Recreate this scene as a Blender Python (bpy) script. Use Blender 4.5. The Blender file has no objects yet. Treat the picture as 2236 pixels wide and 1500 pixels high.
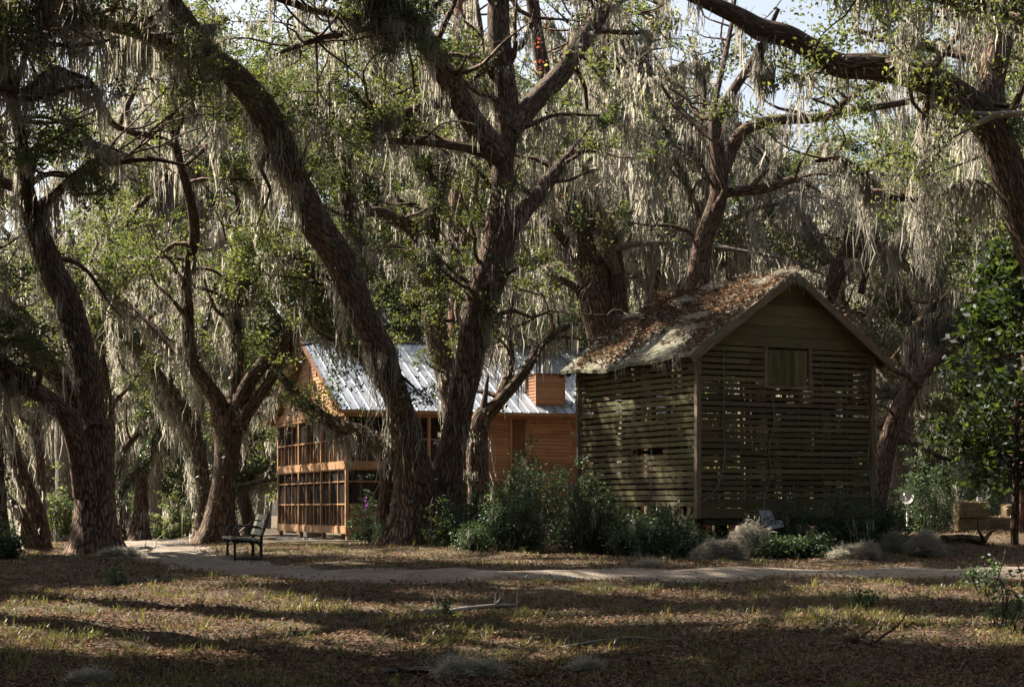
import bpy, math
import numpy as np

# ------------------------------------------------------------------ camera, sky, sun, exposure
F, CX, HY, ZC = 4080.0, 1118.0, 1110.0, 1.6      # focal length in photo pixels, principal column, horizon row, eye height
KD = 1.2
SC = bpy.context.scene
COL = SC.collection
cam_data = bpy.data.cameras.new("camera")
cam = bpy.data.objects.new("camera", cam_data)
COL.objects.link(cam)
cam.location = (0, 0, ZC)
cam.rotation_euler = (math.pi / 2, 0, 0)
cam_data.sensor_width = 36
cam_data.sensor_fit = 'HORIZONTAL'
cam_data.lens = 36 * F / 2236
cam_data.shift_y = (HY - 750) / 2236
cam_data.clip_end = 2000
SC.camera = cam

SUN_EL = math.radians(43)
SUN_AZ = math.atan2(-0.84, 0.54)                  # direction to the sun seen from above: left and a little beyond
SUN_DIR = np.array([math.sin(SUN_AZ) * math.cos(SUN_EL), math.cos(SUN_AZ) * math.cos(SUN_EL), math.sin(SUN_EL)])
world = bpy.data.worlds.new("World")
SC.world = world
world.use_nodes = True
nt = world.node_tree
sky = nt.nodes.new("ShaderNodeTexSky")
sky.sky_type = 'NISHITA'
sky.sun_disc = False
sky.sun_elevation = SUN_EL
sky.sun_rotation = SUN_AZ
sky.dust_density = 4.0
bg = nt.nodes['Background']
bg.inputs['Strength'].default_value = 0.04
hsv = nt.nodes.new('ShaderNodeHueSaturation')          # thin high cloud: a paler, brighter sky
hsv.inputs['Saturation'].default_value = .6
hsv.inputs['Value'].default_value = 1.25
nt.links.new(sky.outputs[0], hsv.inputs['Color'])
nt.links.new(hsv.outputs[0], bg.inputs[0])
sun_data = bpy.data.lights.new("sun", 'SUN')
sun_data.energy = 5.0
sun_data.angle = math.radians(0.5)
sun_data.color = (1.0, 0.90, 0.76)
sun = bpy.data.objects.new("sun", sun_data)
COL.objects.link(sun)
sun.rotation_euler = (math.pi / 2 - SUN_EL, 0, math.pi - SUN_AZ)
SC.view_settings.view_transform = 'Standard'
SC.view_settings.look = 'None'
SC.view_settings.exposure = 2.15
SC.view_settings.gamma = 1
SC.render.engine = 'CYCLES'
SC.cycles.max_bounces = 7
SC.cycles.diffuse_bounces = 4
SC.cycles.glossy_bounces = 2
SC.cycles.transmission_bounces = 5
SC.cycles.transparent_max_bounces = 10

RNG = np.random.default_rng(11)


# ------------------------------------------------------------------ mesh helpers
class Geo:
    """collects vertices, quads and uvs; build() links them as one mesh object"""
    def __init__(self):
        self.v, self.f, self.u, self.n = [], [], [], 0

    def add(self, v, f, u=None):
        v = np.asarray(v, np.float32)
        self.v.append(v)
        self.f.append(np.asarray(f, np.int32) + self.n)
        self.u.append(np.zeros((len(v), 2), np.float32) if u is None else np.asarray(u, np.float32))
        self.n += len(v)

    def box(self, c, s, rot=None, rng=RNG):
        c, s = np.array(c, float), np.array(s, float)
        la = int(np.argmax(s))
        off = rng.uniform(0, 40, 2)
        vs, us, fs = [], [], []
        k = 0
        for a in range(3):
            b, d = (a + 1) % 3, (a + 2) % 3
            for sg in (-1, 1):
                q = np.zeros((4, 3))
                q[:, a] = sg * .5
                q[:, b] = np.array([-.5, .5, .5, -.5]) * sg
                q[:, d] = [-.5, -.5, .5, .5]
                p = q * s
                ua, va = (b, d) if d != la else (d, b)
                if la == a:
                    ua, va = b, d
                us.append(np.stack([p[:, ua], p[:, va]], 1) + off)
                vs.append(p)
                fs.append([k, k + 1, k + 2, k + 3])
                k += 4
        p = np.concatenate(vs)
        if rot is not None:
            p = p @ np.asarray(rot).T
        self.add(p + c, fs, np.concatenate(us))

    def beam(self, a, b, w, h, up=(0, 0, 1)):
        """a bar of section w x h from a to b"""
        a, b = np.array(a, float), np.array(b, float)
        d = b - a
        L = np.linalg.norm(d)
        d = d / L
        s = np.cross(d, up)
        s /= np.linalg.norm(s)
        t = np.cross(s, d)
        self.box((a + b) / 2, (L, w, h), np.stack([d, s, t], 1))

    def tube(self, pts, rad, sides=10, ridge=0.0, step=None, flare=0.0, seed=0, cap=False):
        pts = np.asarray(pts, float)
        rad = np.asarray(rad, float)
        P3, Rr = smooth_line(pts, rad, step)
        n = len(P3)
        T = np.gradient(P3, axis=0)
        T /= np.linalg.norm(T, axis=1)[:, None] + 1e-9
        N = np.zeros_like(T)
        ref = np.array([0.0, -1, 0]) if abs(T[0][1]) < .9 else np.array([1.0, 0, 0])
        N[0] = ref - T[0] * ref.dot(T[0])
        N[0] /= np.linalg.norm(N[0])
        for i in range(1, n):
            m = N[i - 1] - T[i] * N[i - 1].dot(T[i])
            N[i] = m / (np.linalg.norm(m) + 1e-9)
        B = np.cross(T, N)
        ang = np.linspace(0, 2 * np.pi, sides + 1)
        L = np.concatenate([[0], np.cumsum(np.linalg.norm(np.diff(P3, axis=0), axis=1))])
        rng = np.random.default_rng(seed)
        mod = np.ones((n, sides + 1))
        if ridge:
            for k in (2, 3, 5, 7, 9, 11):
                ph = rng.uniform(0, 6.28)
                tw = rng.uniform(-.5, .5)
                am = ridge * rng.uniform(.5, 1.1) * (1.25 if k < 5 else .55)
                mod += am * np.sin(k * ang[None, :] + ph + tw * L[:, None] * 2 + .8 * np.sin(L[:, None] * 1.3 + ph))
            for k in range(int(L[-1] * .9) if sides >= 20 else 0):      # burls and healed limb scars
                l0, a0 = rng.uniform(0, L[-1]), rng.uniform(0, 6.28)
                da = np.abs((ang[None, :] - a0 + np.pi) % (2 * np.pi) - np.pi)
                e = ((L[:, None] - l0) / rng.uniform(.1, .3)) ** 2 + (da / rng.uniform(.3, .7)) ** 2
                mod += rng.uniform(-.06, .11) * np.exp(-e)
            for k in range(5):
                mod += ridge * .7 * np.sin(L[:, None] * (1.5 + k * 1.7) + ang[None, :] * (k % 3) + rng.uniform(0, 6.28))
        if flare:
            hgt = np.clip(1 - L / 1.3, 0, 1)[:, None] ** 2
            lob = np.zeros_like(ang)
            for k in (3, 4, 6):
                lob += np.sin(k * ang + rng.uniform(0, 6.28))
            mod += hgt * flare * (1 + .38 * lob[None, :])
        r = Rr[:, None] * mod
        V = P3[:, None, :] + r[..., None] * (np.cos(ang)[None, :, None] * N[:, None, :] + np.sin(ang)[None, :, None] * B[:, None, :])
        V[:, -1] = V[:, 0]
        rm = float(np.mean(Rr))
        U = np.stack(np.broadcast_arrays((ang * rm)[None, :], L[:, None]), -1) + rng.uniform(0, 30, 2)
        i, j = np.meshgrid(np.arange(n - 1), np.arange(sides), indexing='ij')
        a = i * (sides + 1) + j
        q = np.stack([a, a + 1, a + sides + 2, a + sides + 1], -1).reshape(-1, 4)
        self.add(V.reshape(-1, 3), q, U.reshape(-1, 2))
        if cap:
            for e, row in ((0, V[0]), (1, V[-1])):
                c = row[:-1].mean(0)
                vv = np.concatenate([row, [c]])
                fs = [[k, k + 1, sides + 1, sides + 1] for k in range(sides)]
                fs = []
                for k in range(0, sides - 1, 2):
                    o = [k, k + 1, (k + 2) % sides, sides + 1]
                    fs.append(o if e else o[::-1])
                self.add(vv, fs, vv[:, :2] * 1.0)
        return P3, Rr

    def build(self, name, m, parent=None, smooth=False, origin=None):
        V = np.concatenate(self.v)
        Q = np.concatenate(self.f)
        U = np.concatenate(self.u)
        if origin is not None:
            V = V - np.asarray(origin, np.float32)
        me = bpy.data.meshes.new(name)
        me.vertices.add(len(V))
        me.vertices.foreach_set('co', np.ascontiguousarray(V, np.float32).ravel())
        me.loops.add(Q.size)
        me.loops.foreach_set('vertex_index', np.ascontiguousarray(Q, np.int32).ravel())
        me.polygons.add(len(Q))
        me.polygons.foreach_set('loop_start', np.arange(0, Q.size, 4, dtype=np.int32))
        me.polygons.foreach_set('use_smooth', np.full(len(Q), bool(smooth)))
        uv = me.uv_layers.new(name='UVMap')
        uv.data.foreach_set('uv', np.ascontiguousarray(U[Q.ravel()], np.float32).ravel())
        me.update(calc_edges=True)
        me.materials.append(m)
        o = bpy.data.objects.new(name, me)
        COL.objects.link(o)
        if parent is not None:
            o.parent = parent
        return o


def smooth_line(pts, rad, step=None):
    n = len(pts)
    if step is None:
        step = max(.12, float(np.mean(rad)) * .8)
    p = np.vstack([2 * pts[0] - pts[1], pts, 2 * pts[-1] - pts[-2]])
    oP, oR = [], []
    for i in range(n - 1):
        p0, p1, p2, p3 = p[i:i + 4]
        k = max(2, int(np.linalg.norm(p2 - p1) / step))
        t = np.linspace(0, 1, k, endpoint=False)[:, None]
        oP.append(.5 * (2 * p1 + (p2 - p0) * t + (2 * p0 - 5 * p1 + 4 * p2 - p3) * t ** 2 + (3 * p1 - p0 - 3 * p2 + p3) * t ** 3))
        oR.append(rad[i] + (rad[i + 1] - rad[i]) * t[:, 0])
    oP.append(pts[-1:])
    oR.append(rad[-1:])
    return np.concatenate(oP), np.concatenate(oR)


def tag(o, label, cat, group=None, kind=None):
    if label:
        o['label'] = label
    if cat:
        o['category'] = cat
    if group:
        o['group'] = group
    if kind:
        o['kind'] = kind
    return o


def thing(name, label, cat, loc=(0, 0, 0), rz=0.0, group=None):
    o = bpy.data.objects.new(name, None)
    o.empty_display_size = .3
    COL.objects.link(o)
    o.location = [float(c) for c in loc]
    o.rotation_euler = (0, 0, rz)
    return tag(o, label, cat, group)


def copy_thing(root, loc, rz, s=1.0, label=None, group=None):
    c = root.copy()
    COL.objects.link(c)
    c.location = [float(k) for k in loc]
    c.rotation_euler = (0, 0, rz)
    c.scale = (s, s, s)
    if label:
        c['label'] = label
    if group:
        c['group'] = group
    for ch in list(root.children):
        d = ch.copy()
        COL.objects.link(d)
        d.parent = c
    return c


# ------------------------------------------------------------------ materials
def nodes_of(name):
    m = bpy.data.materials.new(name)
    m.use_nodes = True
    t = m.node_tree
    t.nodes.clear()
    out = t.nodes.new('ShaderNodeOutputMaterial')
    return m, t, out


def N(t, kind, **kw):
    n = t.nodes.new(kind)
    for k, v in kw.items():
        if hasattr(n, k):
            setattr(n, k, v)
        else:
            n.inputs[k].default_value = v
    return n


def ramp(t, src, stops):
    r = t.nodes.new('ShaderNodeValToRGB')
    e = r.color_ramp.elements
    while len(e) < len(stops):
        e.new(.5)
    for el, (p, c) in zip(e, stops):
        el.position = p
        el.color = (*c, 1)
    t.links.new(src, r.inputs[0])
    return r


def mixc(t, fac, a, b, mode='MIX'):
    m = t.nodes.new('ShaderNodeMix')
    m.data_type = 'RGBA'
    m.blend_type = mode
    for i, v in ((0, fac), (6, a), (7, b)):
        if hasattr(v, 'is_linked') or hasattr(v, 'links'):
            t.links.new(v, m.inputs[i])
        elif i == 0:
            m.inputs[0].default_value = v
        else:
            m.inputs[i].default_value = (*v, 1)
    return m.outputs[2]


def surf(name, stops, scale=(6, 6, 6), coord='Object', rough=.8, bump=.3, dist=.01, island=0.0, patch=None, metal=0.0,
         spec=.3, detail=6.0, nscale=1.0, extra_bump=None):
    m, t, out = nodes_of(name)
    tc = N(t, 'ShaderNodeTexCoord')
    mp = N(t, 'ShaderNodeMapping')
    mp.inputs['Scale'].default_value = scale
    t.links.new(tc.outputs[coord], mp.inputs[0])
    no = N(t, 'ShaderNodeTexNoise', Scale=nscale, Detail=detail, Roughness=.65)
    t.links.new(mp.outputs[0], no.inputs['Vector'])
    c = ramp(t, no.outputs['Fac'], stops).outputs[0]
    if patch:                                       # (colour, scale, amount): large stains and mottling over the base
        n2 = N(t, 'ShaderNodeTexNoise', Scale=patch[1], Detail=4.0, Roughness=.6)
        t.links.new(tc.outputs['Object'], n2.inputs['Vector'])
        rr = ramp(t, n2.outputs['Fac'], [(.42, (0, 0, 0)), (.62, (patch[2],) * 3)])
        c = mixc(t, rr.outputs[0], c, patch[0])
    if island:
        ge = N(t, 'ShaderNodeNewGeometry')
        rr = ramp(t, ge.outputs['Random Per Island'], [(0, (1 - island,) * 3), (1, (1 + island,) * 3)])
        hs = N(t, 'ShaderNodeHueSaturation')
        ma = N(t, 'ShaderNodeMapRange')
        ma.inputs[3].default_value = 1 - island
        ma.inputs[4].default_value = 1 + island
        t.links.new(ge.outputs['Random Per Island'], ma.inputs[0])
        t.links.new(ma.outputs[0], hs.inputs['Value'])
        t.links.new(c, hs.inputs['Color'])
        t.nodes.remove(rr)
        c = hs.outputs[0]
    b = N(t, 'ShaderNodeBsdfPrincipled', Roughness=rough, Metallic=metal)
    b.inputs['Specular IOR Level'].default_value = spec
    t.links.new(c, b.inputs['Base Color'])
    if bump:
        bp = N(t, 'ShaderNodeBump', Strength=bump, Distance=dist)
        t.links.new(no.outputs['Fac'], bp.inputs['Height'])
        t.links.new(bp.outputs[0], b.inputs['Normal'])
    t.links.new(b.outputs[0], out.inputs[0])
    return m


def bark(name, dark, light, moss_c, moss_amt=.5):
    m, t, out = nodes_of(name)
    uv = N(t, 'ShaderNodeTexCoord')
    mp = N(t, 'ShaderNodeMapping')
    mp.inputs['Scale'].default_value = (27, 3.4, 1)
    t.links.new(uv.outputs['UV'], mp.inputs[0])
    wob = N(t, 'ShaderNodeTexNoise', Scale=.9, Detail=3.0)
    t.links.new(mp.outputs[0], wob.inputs['Vector'])
    vm = N(t, 'ShaderNodeVectorMath', operation='MULTIPLY_ADD')
    t.links.new(wob.outputs['Color'], vm.inputs[0])
    vm.inputs[1].default_value = (1.6, .9, 0)
    t.links.new(mp.outputs[0], vm.inputs[2])
    vo = N(t, 'ShaderNodeTexVoronoi', Scale=1.0)
    vo.feature = 'DISTANCE_TO_EDGE'
    t.links.new(vm.outputs[0], vo.inputs['Vector'])
    fine = N(t, 'ShaderNodeTexNoise', Scale=3.0, Detail=6.0, Roughness=.7)
    t.links.new(mp.outputs[0], fine.inputs['Vector'])
    rd = ramp(t, vo.outputs['Distance'], [(0, (0, 0, 0)), (.28, (1, 1, 1))])
    ad = N(t, 'ShaderNodeMath', operation='MULTIPLY_ADD')
    t.links.new(fine.outputs['Fac'], ad.inputs[0])
    ad.inputs[1].default_value = .7
    t.links.new(rd.outputs[0], ad.inputs[2])
    c = ramp(t, ad.outputs[0], [(.3, dark), (.62, tuple((a + b) / 2 for a, b in zip(dark, light))), (.95, light), (1.0, tuple(c_ * 1.5 for c_ in light))]).outputs[0]
    big = N(t, 'ShaderNodeTexNoise', Scale=1.3, Detail=5.0, Roughness=.65)
    t.links.new(uv.outputs['Object'], big.inputs['Vector'])
    rr = ramp(t, big.outputs['Fac'], [(.45, (0, 0, 0)), (.68, (moss_amt,) * 3)])
    c = mixc(t, rr.outputs[0], c, moss_c)
    b = N(t, 'ShaderNodeBsdfPrincipled', Roughness=.92)
    b.inputs['Specular IOR Level'].default_value = .15
    t.links.new(c, b.inputs['Base Color'])
    bp = N(t, 'ShaderNodeBump', Strength=1.0, Distance=.035)
    t.links.new(ad.outputs[0], bp.inputs['Height'])
    t.links.new(bp.outputs[0], b.inputs['Normal'])
    t.links.new(b.outputs[0], out.inputs[0])
    return m


def leafy(name, stops, trans=.45, gloss=.06, rough=.4, patch=.35, tcol=None, tgain=1.0):
    """thin leaf: diffuse + translucent + a little gloss, each leaf its own tint"""
    m, t, out = nodes_of(name)
    ge = N(t, 'ShaderNodeNewGeometry')
    tc = N(t, 'ShaderNodeTexCoord')
    no = N(t, 'ShaderNodeTexNoise', Scale=patch, Detail=2.0)
    t.links.new(tc.outputs['Object'], no.inputs['Vector'])
    ma = N(t, 'ShaderNodeMath', operation='MULTIPLY_ADD')
    t.links.new(no.outputs['Fac'], ma.inputs[0])
    ma.inputs[1].default_value = 1.1
    ma.inputs[2].default_value = -.3
    av = N(t, 'ShaderNodeMath', operation='ADD')
    t.links.new(ge.outputs['Random Per Island'], av.inputs[0])
    t.links.new(ma.outputs[0], av.inputs[1])
    hf = N(t, 'ShaderNodeMath', operation='MULTIPLY')
    t.links.new(av.outputs[0], hf.inputs[0])
    hf.inputs[1].default_value = .6
    c = ramp(t, hf.outputs[0], stops).outputs[0]
    d = N(t, 'ShaderNodeBsdfDiffuse')
    t.links.new(c, d.inputs[0])
    tr = N(t, 'ShaderNodeBsdfTranslucent')
    tcn = mixc(t, 1.0, c, tcol if tcol else (tgain, tgain, tgain), 'MULTIPLY')
    t.links.new(tcn, tr.inputs[0])
    mx = N(t, 'ShaderNodeMixShader', Fac=trans)
    t.links.new(d.outputs[0], mx.inputs[1])
    t.links.new(tr.outputs[0], mx.inputs[2])
    sh = mx
    if gloss:
        g = N(t, 'ShaderNodeBsdfGlossy', Roughness=rough)
        g.inputs[0].default_value = (.9, .95, 1, 1)
        m2 = N(t, 'ShaderNodeMixShader', Fac=gloss)
        t.links.new(mx.outputs[0], m2.inputs[1])
        t.links.new(g.outputs[0], m2.inputs[2])
        sh = m2
    t.links.new(sh.outputs[0], out.inputs[0])
    return m


MAT = {}
MAT['bark'] = bark('oak_bark', (.010, .0065, .0045), (.14, .092, .065), (.085, .076, .056), .45)
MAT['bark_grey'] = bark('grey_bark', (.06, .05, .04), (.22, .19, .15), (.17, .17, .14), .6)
MAT['bark_pine'] = bark('pine_bark', (.05, .022, .014), (.20, .105, .075), (.14, .12, .10), .35)
MAT['dead_wood'] = surf('dead_wood', [(.3, (.10, .085, .07)), (.7, (.26, .235, .20))], (10, 2, 2), 'UV', bump=.6, dist=.02)
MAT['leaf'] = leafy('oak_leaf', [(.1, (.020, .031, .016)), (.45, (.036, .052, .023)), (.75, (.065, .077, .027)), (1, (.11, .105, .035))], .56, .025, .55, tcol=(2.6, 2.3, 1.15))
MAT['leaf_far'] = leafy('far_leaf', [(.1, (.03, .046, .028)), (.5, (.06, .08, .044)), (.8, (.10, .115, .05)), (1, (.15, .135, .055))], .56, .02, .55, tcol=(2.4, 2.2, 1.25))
MAT['leaf_gold'] = leafy('autumn_leaf', [(.1, (.07, .075, .03)), (.5, (.15, .12, .04)), (1, (.26, .16, .06))], .5, .03, tcol=(1.6, 1.5, 1.2))
MAT['leaf_shrub'] = leafy('shrub_leaf', [(.1, (.026, .042, .022)), (.5, (.05, .078, .038)), (.85, (.085, .115, .055)), (1, (.13, .14, .05))], .45, .03, .5, 1.0, tcol=(1.5, 1.6, 1.0))
MAT['leaf_magnolia'] = leafy('magnolia_leaf', [(.1, (.012, .021, .009)), (.5, (.022, .036, .012)), (.85, (.045, .06, .016)), (1, (.12, .09, .02))], .5, .02, .55, .8, tcol=(1.9, 1.8, .8))
MAT['leaf_yellow'] = leafy('vine_leaf', [(.1, (.05, .07, .015)), (.5, (.14, .15, .03)), (1, (.28, .17, .03))], .5, .04)
MAT['leaf_red'] = leafy('red_vine_leaf', [(.1, (.25, .05, .03)), (.5, (.35, .08, .03)), (1, (.4, .2, .04))], .5, .04)
MAT['ivy'] = leafy('ivy_leaf', [(.1, (.014, .03, .012)), (.6, (.035, .065, .02)), (1, (.08, .11, .03))], .35, .07, .4, .8, tcol=(1.6, 1.7, .9))
MAT['moss'] = leafy('spanish_moss', [(.1, (.17, .162, .14)), (.5, (.27, .258, .22)), (1, (.39, .368, .315))], .55, 0, patch=.5, tcol=(1.42, 1.39, 1.32))
MAT['grass'] = leafy('grass_blade', [(.1, (.05, .065, .02)), (.5, (.10, .105, .03)), (.8, (.20, .17, .07)), (1, (.28, .22, .12))], .4, .03, patch=.8, tcol=(1.5, 1.4, 1.0))
MAT['litter'] = leafy('dead_leaf', [(.1, (.055, .032, .022)), (.4, (.135, .085, .055)), (.75, (.235, .155, .10)), (.97, (.28, .195, .13)), (1, (.30, .08, .03))], .15, 0, patch=.6)


def ground_mat():
    m, t, out = nodes_of('forest_floor')
    tc = N(t, 'ShaderNodeTexCoord')
    n1 = N(t, 'ShaderNodeTexNoise', Scale=14.0, Detail=9.0, Roughness=.75)
    n2 = N(t, 'ShaderNodeTexNoise', Scale=.55, Detail=5.0, Roughness=.65)
    vo = N(t, 'ShaderNodeTexVoronoi', Scale=22.0)
    for n in (n1, n2, vo):
        t.links.new(tc.outputs['Object'], n.inputs['Vector'])
    c1 = ramp(t, n1.outputs['Fac'], [(.3, (.038, .027, .018)), (.5, (.085, .062, .042)), (.72, (.16, .118, .084))]).outputs[0]
    c2 = mixc(t, .35, c1, vo.outputs['Color'], 'SOFT_LIGHT')
    g = ramp(t, n2.outputs['Fac'], [(.46, (0, 0, 0)), (.66, (.55, .55, .55))])
    c = mixc(t, g.outputs[0], c2, (.075, .075, .028))
    b = N(t, 'ShaderNodeBsdfPrincipled', Roughness=.95)
    b.inputs['Specular IOR Level'].default_value = .1
    t.links.new(c, b.inputs['Base Color'])
    bp = N(t, 'ShaderNodeBump', Strength=.9, Distance=.05)
    t.links.new(n1.outputs['Fac'], bp.inputs['Height'])
    t.links.new(bp.outputs[0], b.inputs['Normal'])
    t.links.new(b.outputs[0], out.inputs[0])
    return m


MAT['ground'] = ground_mat()
MAT['path'] = surf('gravel', [(.36, (.10, .08, .063)), (.5, (.22, .186, .152)), (.64, (.38, .33, .275))], (42, 42, 42), 'Object', .95, 1.0, .03,
                   patch=((.10, .072, .05), 1.6, .5), spec=.1)  # patch: mottled gravel tone, with broken shadow put into the colour too
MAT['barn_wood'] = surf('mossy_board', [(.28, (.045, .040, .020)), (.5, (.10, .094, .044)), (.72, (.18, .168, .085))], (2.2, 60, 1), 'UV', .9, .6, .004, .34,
                        patch=((.10, .072, .055), .9, .65), spec=.15)
MAT['barn_post'] = surf('grey_post', [(.3, (.07, .055, .04)), (.7, (.22, .18, .13))], (3, 30, 1), 'UV', .9, .7, .008, .2, spec=.15)
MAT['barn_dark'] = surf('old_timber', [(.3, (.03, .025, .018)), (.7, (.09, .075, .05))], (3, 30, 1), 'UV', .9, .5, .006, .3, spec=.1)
MAT['roofing'] = surf('rolled_roofing', [(.3, (.085, .078, .062)), (.55, (.15, .14, .11)), (.75, (.21, .20, .16))], (5, 2, 5), 'Object', .85, .4, .02,
                      patch=((.085, .09, .042), .8, .6), spec=.2)
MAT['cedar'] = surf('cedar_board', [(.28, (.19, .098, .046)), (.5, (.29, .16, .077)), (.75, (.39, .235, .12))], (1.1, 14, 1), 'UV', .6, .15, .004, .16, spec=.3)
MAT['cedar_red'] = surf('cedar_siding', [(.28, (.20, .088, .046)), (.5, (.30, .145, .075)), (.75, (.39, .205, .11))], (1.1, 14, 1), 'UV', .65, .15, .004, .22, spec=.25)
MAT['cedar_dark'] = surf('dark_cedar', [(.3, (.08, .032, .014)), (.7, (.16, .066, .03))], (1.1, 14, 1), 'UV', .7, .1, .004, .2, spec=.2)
MAT['metal_roof'] = surf('zinc_roof', [(.3, (.23, .26, .30)), (.7, (.40, .43, .48))], (2, 1, 2), 'Object', .42, .12, .02, metal=.55, spec=.5)
MAT['seam'] = surf('roof_seam', [(.3, (.10, .11, .12)), (.7, (.2, .21, .22))], (2, 2, 2), 'Object', .5, 0, metal=.4)
MAT['steel'] = surf('stainless', [(.3, (.55, .55, .55)), (.7, (.75, .75, .75))], (9, 9, 2), 'Object', .3, .05, metal=.9)
MAT['iron'] = surf('black_iron', [(.3, (.010, .011, .012)), (.7, (.028, .030, .032))], (8, 8, 8), 'Object', .45, .2, .002)
MAT['bench_wood'] = surf('weathered_slat', [(.3, (.14, .135, .10)), (.7, (.30, .29, .22))], (2, 26, 1), 'UV', .75, .3, .003, .1)
MAT['hay'] = surf('hay', [(.3, (.13, .085, .045)), (.7, (.28, .20, .11))], (6, 40, 40), 'Object', .9, .9, .03)
MAT['straw'] = leafy('straw', [(.1, (.16, .11, .06)), (1, (.34, .26, .15))], .3, .03)
MAT['white'] = surf('weathered_white', [(.3, (.55, .53, .5)), (.7, (.75, .73, .7))], (8, 8, 8), 'Object', .6, .1)
MAT['tin'] = surf('tin_sheet', [(.3, (.13, .14, .15)), (.7, (.22, .235, .25))], (6, 6, 6), 'Object', .5, .2, .01, metal=.3)
MAT['purple'] = leafy('purple_petal', [(.1, (.30, .06, .40)), (1, (.5, .12, .6))], .4, 0)
MAT['concrete'] = surf('concrete', [(.3, (.28, .27, .25)), (.7, (.42, .4, .37))], (8, 8, 8), 'Object', .9, .3)


def screen_mat():
    m, t, out = nodes_of('insect_screen')
    d = N(t, 'ShaderNodeBsdfDiffuse')
    d.inputs[0].default_value = (.035, .032, .030, 1)
    tr = N(t, 'ShaderNodeBsdfTransparent')
    mx = N(t, 'ShaderNodeMixShader', Fac=.42)
    t.links.new(tr.outputs[0], mx.inputs[1])
    t.links.new(d.outputs[0], mx.inputs[2])
    t.links.new(mx.outputs[0], out.inputs[0])
    return m


MAT['screen'] = screen_mat()


# ------------------------------------------------------------------ picture rows to places, terrain
def P(px, py, D):
    return np.array([(px - CX) / F * D, D, ZC + (HY - py) / F * D])


_D = np.array([0, 16.8, 21, 25, 28.5, 31.5, 34, 37, 40, 43, 54, 66, 84, 120, 180, 360, 900])
_O = np.array([0, 390, 275, 205, 166, 133, 119, 104, 90, 82, 75, 72, 69, 60, 48, 30, 16.])
_B = _O * _D / F
_B[0] = _B[1]
_fd = np.linspace(0, 900, 9001)
_fb = np.interp(_fd, _D, _B)
_k = np.hanning(41)
_fb2 = np.convolve(np.pad(_fb, 20, mode='edge'), _k / _k.sum(), 'valid')


def sstep(a, b, x):
    t = np.clip((x - a) / (b - a), 0, 1)
    return t * t * (3 - 2 * t)


def gz(x, y):
    x, y = np.asarray(x, float), np.asarray(y, float)
    z = ZC - np.interp(np.maximum(y, 0), _fd, _fb2)
    z = z + .30 * sstep(2, 9, x) * sstep(34, 45, y) * (1 - sstep(60, 80, y))
    z = z + .025 * np.sin(x * 1.3 + y * .7) + .02 * np.sin(x * 2.9 - y * 2.1) + .03 * np.sin(x * .5 + 1) * np.cos(y * .4)
    return z


def hit(px, py):
    D = np.linspace(14, 220, 20000)
    zr = ZC + (HY - py) / F * D
    g = gz((px - CX) / F * D, D)
    i = np.argmax(zr <= g)
    return np.array([(px - CX) / F * D[i], D[i], g[i]])


xs = np.unique(np.concatenate([np.linspace(-420, -40, 20), np.linspace(-40, -14, 40), np.linspace(-14, 14, 180), np.linspace(14, 40, 40), np.linspace(40, 420, 20)]))
ys = np.unique(np.concatenate([np.linspace(-60, 12, 20), np.linspace(12, 50, 240), np.linspace(50, 130, 90), np.geomspace(130, 880, 24)]))
gx, gy = np.meshgrid(xs, ys, indexing='ij')
g = Geo()
V = np.stack([gx, gy, gz(gx, gy)], -1).reshape(-1, 3)
i, j = np.meshgrid(np.arange(len(xs) - 1), np.arange(len(ys) - 1), indexing='ij')
a = i * len(ys) + j
g.add(V, np.stack([a, a + len(ys), a + len(ys) + 1, a + 1], -1).reshape(-1, 4))
ground = g.build('ground', MAT['ground'], smooth=True)
tag(ground, 'shaded forest floor of brown leaf litter and thin grass', None, kind='structure')

PATH = np.array([hit(px, py) for px, py in ((2560, 1262), (2236, 1250), (1900, 1251), (1600, 1252), (1300, 1256), (1000, 1258), (760, 1257), (560, 1245), (430, 1228), (360, 1212), (335, 1200))]
                + [[-10.5, 55, 0], [-12.5, 70, 0], [-17, 95, 0]])
PATH, _ = smooth_line(PATH, np.zeros(len(PATH)), .3)


def path_dist(x, y):
    q = PATH[::2, :2]
    return np.min(np.hypot(np.asarray(x)[..., None] - q[:, 0], np.asarray(y)[..., None] - q[:, 1]), axis=-1)


T = np.gradient(PATH[:, :2], axis=0)
T /= np.linalg.norm(T, axis=1)[:, None]
nrm = np.stack([-T[:, 1], T[:, 0]], 1)
sl = np.arange(len(PATH)) * .3
rows = []
for k in np.linspace(-1, 1, 13):
    w = (1.15 + .12 * np.sin(sl * 1.7) + .1 * np.sin(sl * 4.1 + k)) * k
    q = PATH[:, :2] + nrm * w[:, None]
    rows.append(np.stack([q[:, 0], q[:, 1], gz(q[:, 0], q[:, 1]) + .03 * (1 - k * k) + .012 * (1 - abs(k)) + .004], 1))
V = np.stack(rows, 1)
n, mq = V.shape[:2]
i, j = np.meshgrid(np.arange(n - 1), np.arange(mq - 1), indexing='ij')
a = i * mq + j
g = Geo()
g.add(V.reshape(-1, 3), np.stack([a, a + 1, a + mq + 1, a + mq], -1).reshape(-1, 4)[:, ::-1])
path = g.build('path', MAT['path'], smooth=True)
tag(path, 'pale gravel path crossing in front of the barn and past the bench', None, kind='structure')

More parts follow.
